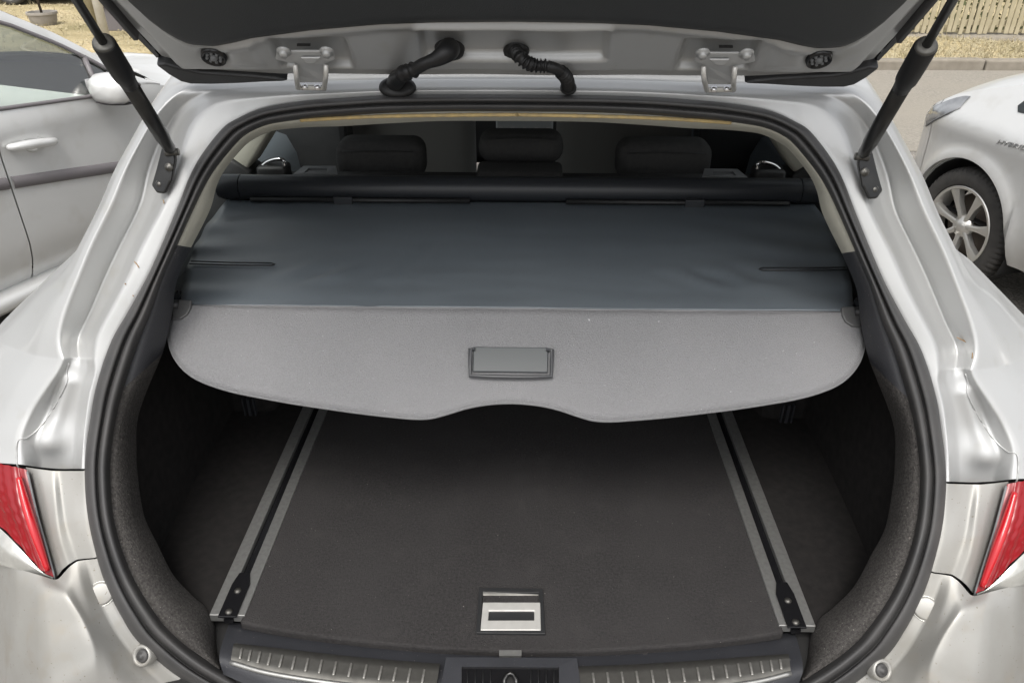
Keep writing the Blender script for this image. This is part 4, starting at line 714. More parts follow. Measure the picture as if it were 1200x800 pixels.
b.lathe([(0,.007),(.012,.007),(.016,.004),(.0165,0)],(0,0,0),(0,-.75,.66),n=28)
b.v=[(o_.x+p[0]*1.65,o_.y+p[1],o_.z+p[2]) for p in b.v]; b.build('sleeve_base',M['sleeve'],cd)
cd=MB().lathe([(0,.008),(.010,.008),(.0165,.005),(.018,0)],Vector((0.0028,1.1027,1.4393)),TN,n=32).build('wiring_sleeve',M['sleeve'],car)
path=crl([(0.002,1.0824,1.4426),(0.0069,1.0629,1.4395),(0.0159,1.0617,1.4322),(0.0284,1.0669,1.427),(0.0432,1.0681,1.4258),(0.057,1.0721,1.4218),(0.0681,1.085,1.4117),(0.0739,1.1054,1.3998),(0.0772,1.1413,1.3832)],200)
MB().tube(path,[(.0066+.0034*max(0,math.sin(i*.95))*(0 if 80<i<106 else 1)+(.0010 if 80<i<106 else 0)) for i in range(200)],n=14).build('sleeve_tube',M['sleeve'],cd)
MB().lathe([(0,.004),(.010,.004),(.012,0)],Vector((0.0772,1.1413,1.3832)),(0,-.75,.66),n=24).build('sleeve_base',M['sleeve'],cd)
# gas struts
SA=Vector((-0.4926,1.0804,1.3064)); SB=Vector((-0.4324,0.8,1.5692))
def sp(t): return SA+(SB-SA)*t
for s in (-1,1):
    f=(lambda p:Vector(p)) if s<0 else mx
    g_=MB().tube([f(sp(t)) for t in (.0,.02,.06,.10,.50)],[.006,.0085,.0085,.0100,.0100],n=18).build('gas_strut',M['strut'],car)
    MB().tube([f(sp(t)) for t in (.44,.475,.49,.52,.655,.66)],[.0100,.0106,.0124,.0129,.0129,.0120],n=20).build('strut_sleeve',M['sleeve'],g_)
    MB().tube([f(sp(t)) for t in (.655,.664,.668)],[.0123,.0118,.0095],n=20).build('strut_collar',M['steel'],g_)
    MB().tube([f(sp(t)) for t in (.65,1.0,1.9)],.0050,n=14).build('strut_rod',M['strut'],g_)
    # bracket on the body
    bp=[f(p) for p in ((-0.5105,1.1018,1.3052),(-0.4908,1.0996,1.3047),(-0.4906,1.0903,1.2885),(-0.4983,1.0817,1.2605),(-0.5107,1.0772,1.2425),(-0.5238,1.0812,1.2423),(-0.533,1.0895,1.2512),(-0.5217,1.095,1.2767))]
    br=MB().prism(bp,(0,-.010,.003)).build('strut_bracket',M['strut'],car,smooth=False,bevel=.003)
    for p,r_ in (((-0.4997,1.081,1.2812),.006),((-0.5181,1.0797,1.2559),.0065)):
        MB().lathe([(0,.006),(r_*.5,.006),(r_*.6,.004),(r_,.004),(r_*1.1,0)],f(p),(-s*-.2,-.95,.25),n=14).build('bracket_bolt',M['steel'],br)
    MB().tube([f((-0.5044,1.0877,1.3005)),f((-0.4856,1.0883,1.3017))],.0055,n=12).build('bracket_pin',M['steel'],br)

# ---- seats and cabin
def rbox(c,sx,sy,sz,name,matl,parent,bev,seg=5,**k):
    b=MB().box(c[0]-sx/2,c[0]+sx/2,c[1]-sy/2,c[1]+sy/2,c[2]-sz/2,c[2]+sz/2)
    o=b.build(name,matl,parent,**k); m=o.modifiers.new('bevel','BEVEL'); m.width=bev; m.segments=seg; m.limit_method='NONE'
    return o
rs=MB(); rs.box(-.60,.60,1.70,1.82,.45,1.055); rseat=rs.build('rear_seat',M['seat'],car,bevel=.04)
for (x0,x1,y0,y1) in ((390,498,167,212),(560,660,155,197),(725,832,170,214)):
    pass
for c0,c1 in (((-0.4435,1.8,1.1165),(-0.2297,1.8,1.0264)),((-0.099,1.8,1.1348),(0.1032,1.8,1.0729)),((0.232,1.8,1.1167),(0.4572,1.8,1.0273))):
    hr=rbox(((c0[0]+c1[0])/2,1.84,(c0[2]+c1[2])/2),abs(c1[0]-c0[0]),.10,abs(c0[2]-c1[2])+.008,'headrest',M['seat'],rseat,.032)
    MB().tube([Vector(((c0[0]+c1[0])/2+q*(abs(c1[0]-c0[0])/2-.001),1.7895+.0,(c0[2]+c1[2])/2+r_)) for q,r_ in ((-.80,.028),(-.3,.030),(.3,.030),(.80,.028))],.0014,n=6).build('headrest_seam',M['black'],hr)
    for dx in (-.055,.055):
        MB().tube([((c0[0]+c1[0])/2+dx,1.84,c1[2]+.02),((c0[0]+c1[0])/2+dx,1.83,1.03)],.006,n=10).build('headrest_post',M['black'],hr)
rbox((((0.0065,1.72,1.0666)[0]) if False else 0,1.76,1.062),.20,.09,.03,'seat_top',M['seat'],rseat,.012)
for s in (-1,1):
    f=(lambda p:Vector(p)) if s<0 else mx
    b=MB(); rect_ring([f((-0.4908,1.7,1.0864)),f((-0.4166,1.7,1.0869)),f((-0.4045,1.66,1.081)),f((-0.5043,1.66,1.0802))],[f((-0.4768,1.69,1.0847)),f((-0.434,1.69,1.085)),f((-0.4303,1.665,1.0831)),f((-0.4803,1.665,1.0827))],(0,0,.006),b)
    b.build('belt_guide',M['grey_plastic'],rseat,smooth=False)
    b=MB(); b.bar(f((-0.4803,1.68,1.0828)),f((-0.4319,1.68,1.0832)),.008,.008); b.build('guide_bar',M['grey_plastic'],rseat,bevel=.002)
    lv=MB().tube(cr([f(p) for p in ((-0.5882,1.7,1.0887),(-0.5726,1.7,1.1006),(-0.5541,1.7,1.1067),(-0.5386,1.7,1.1068),(-0.5339,1.7,1.0989),(-0.5375,1.7,1.0751))],24),.0045,n=10).build('release_lever',M['chrome'],rseat)
    rbox(f((-0.5628,1.71,1.0697)),.07,.05,.05,'lever_housing',M['black'],rseat,.01)
# front seats, dash
for (x0,x1) in ((-.60,-.165),(.115,.575)):
    fs=rbox(((x0+x1)/2,2.66,.86),x1-x0,.18,.80,'front_seat',M['seatback'],car,.07)
    rbox(((x0+x1)/2,2.70,1.33),.26,.10,.18,'headrest',M['seat'],fs,.04)
dash=rbox((0,3.75,.75),1.36,.5,.42,'dashboard',M['black'],car,.06)
c0=Vector((-0.1175,3.2,0.8353)); c1=Vector((0.1198,3.2,0.7699))
cs=MB().box(c0.x,c1.x,3.2,3.24,c1.z-.02,c0.z+.05).build('centre_console',M['console'],dash,smooth=False,bevel=.01)
for i in range(5):
    for j in range(2):
        x=c0.x+.02+(c1.x-c0.x-.04)*i/4; MB().box(x-.008,x+.008,3.196,3.20,c0.z-.012-.035*j,c0.z-.004-.035*j).build('console_button',M['handle_silver'],cs,smooth=False)
rbox((0.0003,2.75,0.7449),.17,.40,.10,'armrest_lid',M['console'],car,.012)
MB().grid([[(-.75,1.8,.25),(.75,1.8,.25)],[(-.75,4.2,.25),(.75,4.2,.25)]]).build('cabin_floor',M['dark'],car)

# ================================================================== luggage cover
lc=root('luggage_cover','dark grey roller luggage cover pulled across the open boot with a paler hanging flap','luggage cover',(0,1.3,1.05))
a=Vector((-0.5851,1.56,1.0896)); cz=a.z
cas=MB().lathe([(.0,-.0),(.026,.0),(.0262,.003),(.0262,2*abs(a.x)-.003),(.026,2*abs(a.x)),(0,2*abs(a.x))],(a.x,1.56,cz),(1,0,0),n=32).build('cassette',M['cassette'],lc,auto=R(40))
for s in (-1,1):
    MB().lathe([(0,0),(.0265,0),(.0265,.036),(.022,.048),(0,.048)],(s*(abs(a.x)+.0015),1.56,cz),(s,0,0),n=28).build('end_cap',M['cassette'],cas,auto=R(40))
    MB().bar((s*.56,1.530,cz-.016),(s*.10,1.530,cz-.016),.012,.008).build('exit_lip',M['black'],cas)
    MB().box(*sorted((s*.345,s*.385)),1.520,1.536,cz-.030,cz-.008).build('cassette_tab',M['cassette'],cas,smooth=False,bevel=.002)
ED=[(-0.617,1.545,1.0664),(-0.6091,1.4134,1.064),(-0.5928,1.2885,1.058),(-0.5664,1.175,1.052),(-0.5435,1.1,1.0466)]
ed=cr(ED,60); rows=[]
for i,e in enumerate(ed):
    t=i/59; row=[]
    for k in range(81):
        u=-1+2*k/80; x=abs(e.x)*u; z=e.z-.008*math.sin(math.pi*t)*(1-u*u)
        z+=.0016*noise.noise((x*3,e.y*22,1))*ss(.1,.5,t)+.0035*math.exp(-((abs(x)-.34)/.07)**2-((e.y-1.215)/.035)**2)*math.sin(abs(x)*75+e.y*60)+.0022*ss(.3,.55,abs(x))*math.sin(e.y*62+abs(x)*14+noise.noise((x*4,e.y*5,2))*2)*ss(.05,.3,t)*ss(1,.8,t)-.002*math.exp(-((x+.19-.30*(e.y-1.25))/.012)**2)*ss(.25,.4,t)+.0006*noise.noise((x*14,e.y*30,5))
        row.append((x,e.y,z))
    rows.append(row)
bl=MB().grid(rows,flip=True).build('blind',M['vinyl'],lc,solid=.002)
for s in (-1,1):
    f=(lambda p:Vector(p)) if s<0 else mx
    q=[f(p) for p in ((-0.5776,1.2423,1.06),(-0.5077,1.2428,1.058),(-0.4359,1.247,1.056),(-0.4282,1.2417,1.056),(-0.4326,1.2361,1.056),(-0.504,1.2319,1.058),(-0.5764,1.2313,1.06))]
    MB().tube(q,.0012,n=6).build('slit_edge',M['black'],bl)
OUT=[(-0.5389,1.0953,1.046),(-0.545,1.0849,1.0373),(-0.5503,1.0713,1.0259),(-0.5515,1.0578,1.0146),(-0.5474,1.0456,1.0043),(-0.5371,1.0302,0.9915),(-0.5202,1.0152,0.9788),(-0.4988,1.0035,0.969),(-0.4699,0.9942,0.9612),(-0.4322,0.9861,0.9544),(-0.3842,0.9792,0.9486),(-0.33,0.9724,0.9429),(-0.2629,0.9658,0.9374),(-0.1964,0.9603,0.9327),(-0.1502,0.9571,0.9301),(-0.124,0.9579,0.9308),(-0.0981,0.9634,0.9353),(-0.0722,0.9698,0.9408),(-0.0461,0.9743,0.9445),(-0.0199,0.9766,0.9465),(0.0051,0.9774,0.9471)]
oc=crl(OUT,110); oc[-1].x=0; top0=Vector(OUT[0]); top1=Vector((0,top0.y,top0.z))
FN=Vector((0,-math.sin(R(40)),math.cos(R(40))))
rows=[]
for k in range(15):
    t=k/14; row=[]
    for i,o_ in enumerate(oc):
        a=top0.lerp(top1,(i/109)**.85); p=a.lerp(o_,t); u=p.x
        p=p+FN*(.006*math.sin(math.pi*t)*math.exp(-((abs(u)-.40)/.10)**2)-.004*math.exp(-((abs(u)-.22)/.08)**2)*t+.0012*noise.noise((u*8,t*3,2)))
        row.append(p)
    rows.append(row)
full=[r+[mx(p) for p in reversed(r[:-1])] for r in rows]
fl=MB().grid(full,flip=False).build('flap',M['flap'],lc,solid=.005)
eo=full[-1]; MB().tube(eo,.0026,n=8).build('flap_piping',M['flap'],fl)
MB().tube([top0+Vector((.004,0,.001)),mx(top0)+Vector((-.004,0,.001))],.0022,n=8).build('fold_edge',M['flap'],fl)
# pull handle
hp=MB().prism([(-0.0622,1.042,1.0066),(0.0548,1.042,1.0066),(0.0548,1.0107,0.9803),(-0.0621,1.0107,0.9803)],FN*.004).build('pull_handle',M['pad'],fl,smooth=False,bevel=.0015)
MB().tube([(-0.059,1.0344,1.008),(-0.067,1.0343,1.0079),(-0.0662,1.0181,0.9944),(-0.0654,1.0011,0.98),(-0.0336,0.9986,0.9805),(0.0046,0.9984,0.9804),(0.0283,0.9986,0.9806),(0.0599,1.0012,0.9802),(0.0606,1.0193,0.9954),(0.0613,1.0344,1.008),(0.0519,1.0349,1.0084)],.0032,n=10).build('handle_frame',M['handle_frame'],hp)
for s in (-1,1):
    f=(lambda p:Vector(p)) if s<0 else mx
    cl=[f(p) for p in ((-0.5494,1.1013,1.0537),(-0.5213,1.1004,1.0529),(-0.5205,1.0901,1.0443),(-0.5241,1.0809,1.0366),(-0.534,1.0752,1.0318),(-0.5476,1.0739,1.0307),(-0.5487,1.0853,1.0402))]
    MB().prism(cl,FN*.006).build('corner_clip',M['clip'],fl,smooth=False,bevel=.002)
    MB().tube([f((-0.5406,1.0918,1.0509)),f((-0.5614,1.0916,1.0508))],.008,n=14).build('locating_pin',M['black'],fl)
    b=MB().prism([f(p) for p in ((-0.5642,1.1,1.0604),(-0.5505,1.1,1.0652),(-0.5474,1.1,1.0544),(-0.5564,1.1,1.0324),(-0.5688,1.1,1.0275),(-0.5734,1.1,1.0385))],(0,.02,0)).build('cover_socket',M['gloss_black'],car,smooth=False,bevel=.003)

# ================================================================== parked cars
def make_wheel(parent, name, c, side, Rr, rim_r, width, steer=0.0):
    """wheel centred at c; side = +1 left, -1 right; outer face looks to side*y"""
    c=Vector(c); ax=Vector((math.sin(steer)*-side*0,side,0)); ax=Vector((-math.sin(steer)*side,math.cos(steer)*side,0)).normalized()
    xr=Vector((math.cos(steer),math.sin(steer),0))
    n=180; h=width/2
    wh=root_part(name,c,parent)
    prof=[(rim_r+.004,h-.018),(rim_r+.012,h-.006),(rim_r+.03,h+.000),(Rr-.045,h-.001),(Rr-.02,h-.010),(Rr-.006,h-.026),(Rr,h-.045),(Rr+.001,h-.075),(Rr-.006,h-.078),(Rr-.006,h-.084),(Rr+.001,h-.087),(Rr+.001,-h+.087),(Rr,-h+.045),(Rr-.02,-h+.01),(rim_r+.03,-h),(rim_r,-h+.02)]
    b=MB().lathe(prof,c,ax,n=n,xref=xr)
    for i in range(len(prof)):
        if 4<=i<=12 and i not in (8,9):
            for k in range(n):
                if (k+ (1 if i<8 else 0))%3==0:
                    idx=i*n+k; p=Vector(b.v[idx]); r_=(p-c)-ax*((p-c).dot(ax)); b.v[idx]=tuple(p-r_.normalized()*.007)
    b.build('tyre',M['tyre'],wh,smooth=True,auto=R(30))
    rim=MB().lathe([(rim_r+.006,h-.010),(rim_r+.002,h-.006),(rim_r-.010,h-.008),(rim_r-.016,h-.03),(rim_r-.024,h-.10)],c,ax,n=64,xref=xr).build('rim',M['alloy'],wh,auto=R(40))
    MB().lathe([(0,h-.10),(rim_r*.78,h-.10),(rim_r*.80,h-.11)],c,ax,n=40,xref=xr).build('brake_disc',M['brake'],wh)
    MB().lathe([(0,h-.022),(.028,h-.022),(.030,h-.026),(.055,h-.034),(.060,h-.06)],c,ax,n=28,xref=xr).build('hub_cap',M['alloy'],wh)
    up=xr.cross(ax).normalized()
    for k in range(7):
        q=2*math.pi*(k+.25)/7; d=xr*math.cos(q)+up*math.sin(q); t_=ax.cross(d)
        rows=[]
        for r_,wd,hh_ in ((.03,.030,h-.030),(.075,.026,h-.026),(rim_r*.62,.030,h-.016),(rim_r*.86,.050,h-.012),(rim_r*.97,.066,h-.012)):
            rows.append([c+d*r_+t_*(a*wd/2)+ax*(hh_+e) for a,e in ((-1,-.035),(-1,-.004),(-.5,.0),(0,.0015),(.5,.0),(1,-.004),(1,-.035))])
        MB().grid(rows,flip=False).build('spoke',M['alloy'],wh,auto=R(50))
    return wh
def root_part(name,c,parent):
    o=bpy.data.objects.new(name,None); COL.objects.link(o); o.parent=parent; o.location=Vector(c)-ORG[parent.name]; ORG[o.name]=Vector(c); o.empty_display_size=.1; return o
def build_car(rootobj, sp, detail_sides):
    """sp: dict of outlines in the car's own frame, x forward along the side, z up, side panel plane at y=+-W"""
    W=sp['W']; belt=sp['belt']; zr=sp['roof']; tail,nose=sp['tail'],sp['nose']; sill=sp['sill']; tum=sp['tum']; zb=sp['zb']; gz=sp['gz']
    whs=sp['wheels']; ra=sp['arch']; zc=sp['hub']; pw=sp.get('plan',(.9,.30))
    def zlow(s):
        z=sill
        for c in whs:
            d=abs(s-c)
            if d<ra: z=max(z,zc+math.sqrt(ra*ra-d*d))
        return z
    def w(s,z):
        o=0
        if z>zb: o-=tum*(z-zb)
        o-=.10*ss(.30,0.0,(z-gz)/1.0*1.0)*ss(0,1,1) if False else 0
        o-=.07*(max(0,(sill+.22-z))/.22)**2
        o+=.012*math.exp(-((z-(zb-.06))/.05)**2)
        if s>nose-pw[0]: o-=pw[1]*((s-(nose-pw[0]))/pw[0])**2.4
        if s<tail+.7: o-=.22*((tail+.7-s)/.7)**2.4
        for c in whs:
            d=math.hypot(s-c,z-zc); o+=.018*math.exp(-((d-ra-.01)/.035)**2)*(z>zc-.1)
        return o
    P=lambda side,s,z,k=0:(s,side*(W+w(s,z)+k),z)
    segs=sp['segs']
    for side in (1,-1):
        for name,s0,s1 in segs:
            n=max(8,int((s1-s0)/.018)); rows=[]
            ss_=[s0+.003+(s1-s0-.006)*i/n for i in range(n+1)]
            for k in range(17):
                f=k/16; rows.append([P(side,s,zlow(s)+(pl(s,belt)-zlow(s))*f) for s in ss_])
            b=MB().grid(rows,flip=(side>0))
            # returned lower edge gives the sheet thickness
            lip=[[P(side,s,zlow(s)) for s in ss_],[(s,side*(W+w(s,zlow(s))-.03),zlow(s)+.004) for s in ss_]]
            b.grid(lip,flip=(side<0)); o=b.build(name,M['pale_paint'],rootobj,auto=R(50))
            sp.setdefault('parts',{})[(name,side)]=o
        # inner dark shell behind gaps and in the arches
        ss_=[tail+.03+(nose-tail-.06)*i/90 for i in range(91)]
        MB().grid([[ (s,side*(W+w(s,z)-.035),z) for s in ss_ for z in (0,)] if False else [(s,side*(W+w(s,max(zlow(s),sill)+(pl(s,belt)-zlow(s))*f)-.03),zlow(s)+(pl(s,belt)-.01-zlow(s))*f) for s in ss_] for f in (0,.33,.66,1)],flip=(side>0)).build('inner_shell',M['cabin'],rootobj)
        for c in whs:
            rows=[]
            for k in range(19):
                a=math.pi*(-.12+1.24*k/18); rows.append([(c+(ra+.0)*math.cos(a),side*(W-.03-dd),zc+(ra-.004)*math.sin(a)) for dd in (0,.08,.3)])
            MB().grid(rows,flip=(side<0)).build('wheel_housing',M['dark'],rootobj)
    # rocker sill
    s0,s1=whs[1]+ra+.02,whs[0]-ra-.02
    for side in ((1,-1) if sp.get('skirt')!='none' else ()):
        MB().grid([[(s,side*(W+dy),z) for s in (s0,(s0+s1)/2,s1)] for dy,z in ((-.075,sill+.005),(-.02,sill-.004),(.002,sill-.02),(.004,sill-.055),(-.03,sill-.085),(-.3,sill-.09))],flip=(side<0)).build('side_skirt',M[sp.get('skirt','pale_paint')],rootobj)
    # roof, screens, bonnet
    cow=sp['cowl']; rt=sp['rear_top']
    def tops(s): return pl(s,zr)
    ss_=[rt+(cow-rt)*i/60 for i in range(61)]
    hdr=sp['header']; rhd=sp['rheader']
    def strip(s0,s1,n,crown,name,matl,lower=None):
        rows=[]
        for i in range(n+1):
            s=s0+(s1-s0)*i/n; z=tops(s) if lower is None else pl(s,lower); y=W+w(s,z)
            rows.append([(s+crown[1]*(1-u*u),y*u,z+crown[0]*(1-u*u)) for u in [-1+j/6 for j in range(13)]])
        return MB().grid(rows,flip=False).build(name,matl,rootobj)
    strip(rhd,hdr,24,(.05,0),'roof',M['pale_paint'])
    strip(hdr,cow,16,(.05,.10),'windscreen',M['glass'])
    strip(tail+.05,rhd,12,(.04,-.06),'rear_window',M['glass'])
    strip(cow,nose,26,(.07,.16),'bonnet',M['pale_paint'],belt)
    # front and rear faces
    for s,nm in ((nose,'front_bumper_face'),(tail,'rear_bumper_face')):
        rows=[]
        d=.16 if s>0 else -.12
        for k in range(9):
            z=sill+(pl(s,belt)-sill)*k/8; y=W+w(s,z); rows.append([(s+d*(1-u*u),y*u,z+(.07*(1-u*u)*(k/8) if s>0 else 0)) for u in [-1+j/6 for j in range(13)]])
        MB().grid(rows,flip=(s<0)).build(nm,M['pale_paint'],rootobj)
    # greenhouse sides
    g0,g1=sp['glass']; 
    def gp(side,s,f,k=0):
        zb_=pl(s,belt); zt=tops(s); z=zb_+(zt-zb_)*f; return (s,side*(W+w(s,z)+k),z)
    for side in (1,-1):
        nn=70; ss_=[g0+(g1-g0)*i/nn for i in range(nn+1)]
        thick=sp.get('rail',.055)
        def ft(s): return max(.02,1-thick/max(.03,tops(s)-pl(s,belt)))
        rows=[[gp(side,s,.02+(ft(s)-.02)*k/5,-.008) for s in ss_] for k in range(6)]
        MB().grid(rows,flip=(side>0)).build('side_window',M['glass'],rootobj)
        sall=[rt+(cow-rt)*i/90 for i in range(91)]
        MB().grid([[gp(side,s,ft(s)+(1-ft(s))*k/4,.004*math.sin(k/4*math.pi)) for s in sall] for k in range(5)],flip=(side>0)).build('roof_rail',M['pale_paint'],rootobj)
        # black frame lines round the glass
        MB().tube([gp(side,s,ft(s)-.02,.0) for s in ss_],.009,n=8).build('window_frame',M['moulding'],rootobj)
        MB().tube([gp(side,s,.02,.002) for s in ss_],.009,n=8).build('window_frame',M['moulding'],rootobj)
        for s,lean in sp['bars']:
            MB().tube([gp(side,s,.0,-.002),gp(side,s+lean,ft(s+lean),-.004)],.012,n=8).build('window_bar',M['moulding'],rootobj)
        if g0>rt+.05:
            q=[rt+(g0-rt)*i/10 for i in range(11)]
            MB().grid([[gp(side,s,ft(s)*k/4) for s in q] for k in range(5)],flip=(side>0)).build('rear_pillar',M['pale_paint'],rootobj)
    # cabin: floor, seats
    for x in (sp['cowl']-1.05,sp['cowl']-1.95):
        for y in (-.36,.36):
            o=rbox((x,y,gz+.78),.16,.46,.75,'seat',M['cabin'],rootobj,.06)
            rbox((x-.03,y,gz+1.24),.10,.25,.17,'headrest',M['seat'],o,.035)
    rbox((sp['cowl']-.45,0,gz+.86),.5,W*1.6,.22,'dashboard',M['cabin'],rootobj,.05)
    MB().grid([[(s,y,gz+.35) for y in (-W+.06,W-.06)] for s in (tail+.3,nose-.3)]).build('underbody',M['dark'],rootobj)
    for c in whs:
        for side in (1,-1):
            st=sp.get('steer',0) if c==whs[0] else 0
            make_wheel(rootobj,'wheel',(c,side*(W-.115),zc),side,sp['tyre'],sp['rimr'],.205,st)
    return w,P,zlow,gp,tops
def car_root(label, px, py, az, W, side, group):
    """side panel (side=+1 left, -1 right) passes through (px,py); heading az clockwise from +Y"""
    h=Vector((math.sin(az),math.cos(az),0)); left=Vector((-math.cos(az),math.sin(az),0))
    loc=Vector((px,py,0))-left*(W*side)
    o=root('parked_car',label,'car',(loc.x,loc.y,GZ),R(90)-az,group,local=False)
    ORG[o.name]=Vector((0,0,GZ)); return o
GRP='cars parked around the open estate car'
# ---- the car to the left: we see its right side
WL=.86
cl=car_root('silver hatchback with a dark door moulding and folded-in mirror, parked on the left',-2.1,3.25,R(22),WL,-1,GRP)
spL=dict(W=WL,gz=GZ,sill=.125,hub=.135,tyre=.31,rimr=.20,arch=.36,wheels=(1.22,-1.40),tail=-2.35,nose=2.0,tum=.42,zb=.84,
 belt=[(-2.4,.93),(-1.5,.925),(-.113,.862),(.116,.845),(.357,.829),(.60,.835),(.68,.825),(.76,.80),(.85,.775),(1.3,.72),(1.8,.60),(2.0,.45)],
 roof=[(-2.35,.95),(-2.0,1.16),(-1.5,1.31),(-1.0,1.36),(-.6,1.36),(-.3,1.335),(-.05,1.275),(.124,1.212),(.298,1.11),(.417,1.022),(.567,.895),(.66,.845),(.74,.815),(.86,.775)],
 cowl=.72,header=-.15,rheader=-1.75,rear_top=-2.1,glass=(-1.9,.60),rail=.045,bars=((-.20,-.03),(-1.35,-.10),(.375,.018)),
 segs=(('rear_wing',-2.35,-1.04),('rear_door',-1.04,-.175),('front_door',-.175,.77),('front_wing',.77,1.62),('front_bumper',1.62,2.0)))
w_,P_,zl_,gp_,tops_=build_car(cl,spL,None)
for side in (-1,1):
    fd=spL['parts'][('front_door',side)]; rd=spL['parts'][('rear_door',side)]
    # moulding
    for (a,b_,pr) in ((-.165,.76,fd),(-1.03,-.185,rd)):
        rows=[]
        for dz,k in ((-.026,0),(-.022,.010),(0,.013),(.022,.010),(.026,0)):
            rows.append([P_(side,a+(b_-a)*i/30,.552-.155*(a+(b_-a)*i/30)+dz,k) for i in range(31)])
        MB().grid(rows,flip=(side>0)).build('door_moulding',M['moulding'],pr)
    # handle with its cup
    ctr=Vector(P_(side,-.035,.712,.0))
    cup=MB().lathe([(0,.0005),(.022,.001),(.034,.004),(.040,.0055),(.044,.003),(.045,-.002)],ctr+Vector((.01,side*-.0005,.004)),(0,side,0),n=28).build('handle_cup',M['pale_paint'],fd)
    pts=[P_(side,-.14,.722,.004),P_(side,-.125,.722,.022),P_(side,-.06,.717,.036),P_(side,.02,.706,.036),P_(side,.062,.699,.024),P_(side,.074,.697,.004)]
    hb=MB().tube(crl(pts,26),[.010+.010*math.sin(math.pi*min(1,max(0,i/25)))**.5 for i in range(26)],n=14).build('door_handle',M['pale_paint'],fd)
    # door mirror
    m=Vector(P_(side,.385,.868,.10)); b=MB(); n=24; rows=[]
    for i,(x,sc_) in enumerate(((-.0925,.0),(-.092,.08),(-.088,.45),(-.070,.82),(-.035,1.02),(.0,1.0),(.05,.80),(.09,.45),(.10,.1))):
        rows.append([(m.x+x, m.y+math.copysign(abs(math.cos(2*math.pi*k/n))**.75,math.cos(2*math.pi*k/n))*.105*sc_, m.z+math.copysign(abs(math.sin(2*math.pi*k/n))**.7,math.sin(2*math.pi*k/n))*.068*sc_) for k in range(n+1)])
    mo=MB().grid(rows).build('mirror_housing',M['pale_paint'],fd)
    MB().grid([[(m.x+.06*sx,m.y-side*.106,m.z+.045*sz) for sx in (-1,-.8,.8,1)] for sz in (-.9,-.5,.5,.9)]).build('mirror_glass',M['chrome'],mo)
    MB().grid([[(m.x+x, m.y+math.cos(2*math.pi*k/24)*.100*sc2, m.z-.050-.022*(1-abs(math.cos(2*math.pi*k/24))*.4)*sc3) for k in range(25)] for x,sc2,sc3 in ((-.08,.5,.4),(-.04,.9,.9),(.02,.95,1),(.07,.6,.6))]).build('mirror_base',M['moulding'],mo)
    b=MB().bar((m.x+.03,m.y-side*.06,m.z-.055),P_(side,.52,.80,-.01),.035,.045).build('mirror_foot',M['moulding'],mo,bevel=.008)
    MB().prism([gp_(side,.42,.03,.003),gp_(side,.60,.03,.003),gp_(side,.47,.70,.003)],(0,side*.004,0)).build('quarter_pane',M['tint'],fd,smooth=False)
# ---- the car to the right: we see its left side
WR=.84
cr_=car_root('silver hybrid hatchback with a lettered front wing and alloy wheel, parked on the right',2.3,3.6,R(-12),WR,1,GRP)
spR=dict(skirt='none',W=WR,gz=GZ,sill=.06,hub=.125,tyre=.305,rimr=.207,arch=.355,wheels=(.252,-2.25),tail=-2.95,nose=.86,tum=.75,zb=.655,plan=(.42,.16),steer=R(3),
 belt=[(-2.95,.95),(-1.5,.93),(-.5,.875),(.0,.87),(.13,.855),(.224,.848),(.43,.785),(.56,.735),(.66,.672),(.74,.58),(.86,.44)],
 roof=[(-2.95,.97),(-2.7,1.15),(-2.2,1.30),(-1.5,1.35),(-1.0,1.32),(-.6,1.20),(-.2,1.02),(.16,.875),(.25,.85)],
 cowl=.18,header=-.85,rheader=-2.5,rear_top=-2.8,glass=(-2.5,.10),rail=.05,bars=((-.45,.0),(-1.45,-.05)),
 segs=(('rear_wing',-2.95,-1.12),('rear_door',-1.12,-.218-.75),('front_door',-.218-.75,-.218),('front_wing',-.218,.625),('front_bumper',.625,.86)))
spR['segs']=(('rear_wing',-2.95,-2.0),('rear_door',-2.0,-1.15),('front_door',-1.15,-.218),('front_wing',-.218,.625),('front_bumper',.625,.86))
w2,P2,zl2,gp2,tops2=build_car(cr_,spR,None)
for side in (1,-1):
    rows=[]
    HL=[(.46,.690,.745),(.50,.655,.738),(.55,.620,.718),(.60,.590,.690),(.65,.560,.655),(.70,.535,.605)]
    for f in range(9):
        rows.append([P2(side,s,z0+(z1-z0)*f/8,.006*math.sin(math.pi*f/8)+.003) for s,z0,z1 in HL])
    rows=[cr(r,20) for r in rows]
    hl=MB().grid(rows,flip=(side>0)).build('headlight',M['headlamp'],cr_)
    MB().tube([Vector(P2(side,s,z0,.004)) for s,z0,z1 in HL],.004,n=8).build('headlight_edge',M['grey_plastic'],hl)
    MB().prism([P2(side,-.15,.03,-.02),P2(side,-.155,-.10,-.02),P2(side,-.16,-.10,-.22),P2(side,-.15,.03,-.22)],(-.012,0,0)).build('mud_flap',M['tyre'],cr_,smooth=False)
    # black quarter pane ahead of the door
    MB().prism([P2(side,.135,.742,.004),P2(side,.165,.765,.004),P2(side,.15,.800,.004),P2(side,.0,.835,.004),P2(side,-.1,.80,.004),P2(side,-.05,.755,.004)],(0,side*-.006,0)).build('quarter_pane',M['tint'],cr_,smooth=False)
fw=spR['parts'][('front_wing',1)]
cu=bpy.data.curves.new('badge','FONT'); cu.body='HYBRID'; cu.size=.046; cu.extrude=.002; cu.shear=.25; cu.space_character=1.0
to=bpy.data.objects.new('badge',cu); COL.objects.link(to); dg=bpy.context.evaluated_depsgraph_get(); me=bpy.data.meshes.new_from_object(to.evaluated_get(dg)); bpy.data.objects.remove(to)
vs=[v.co.copy() for v in me.vertices]; fs=[tuple(p.vertices) for p in me.polygons]
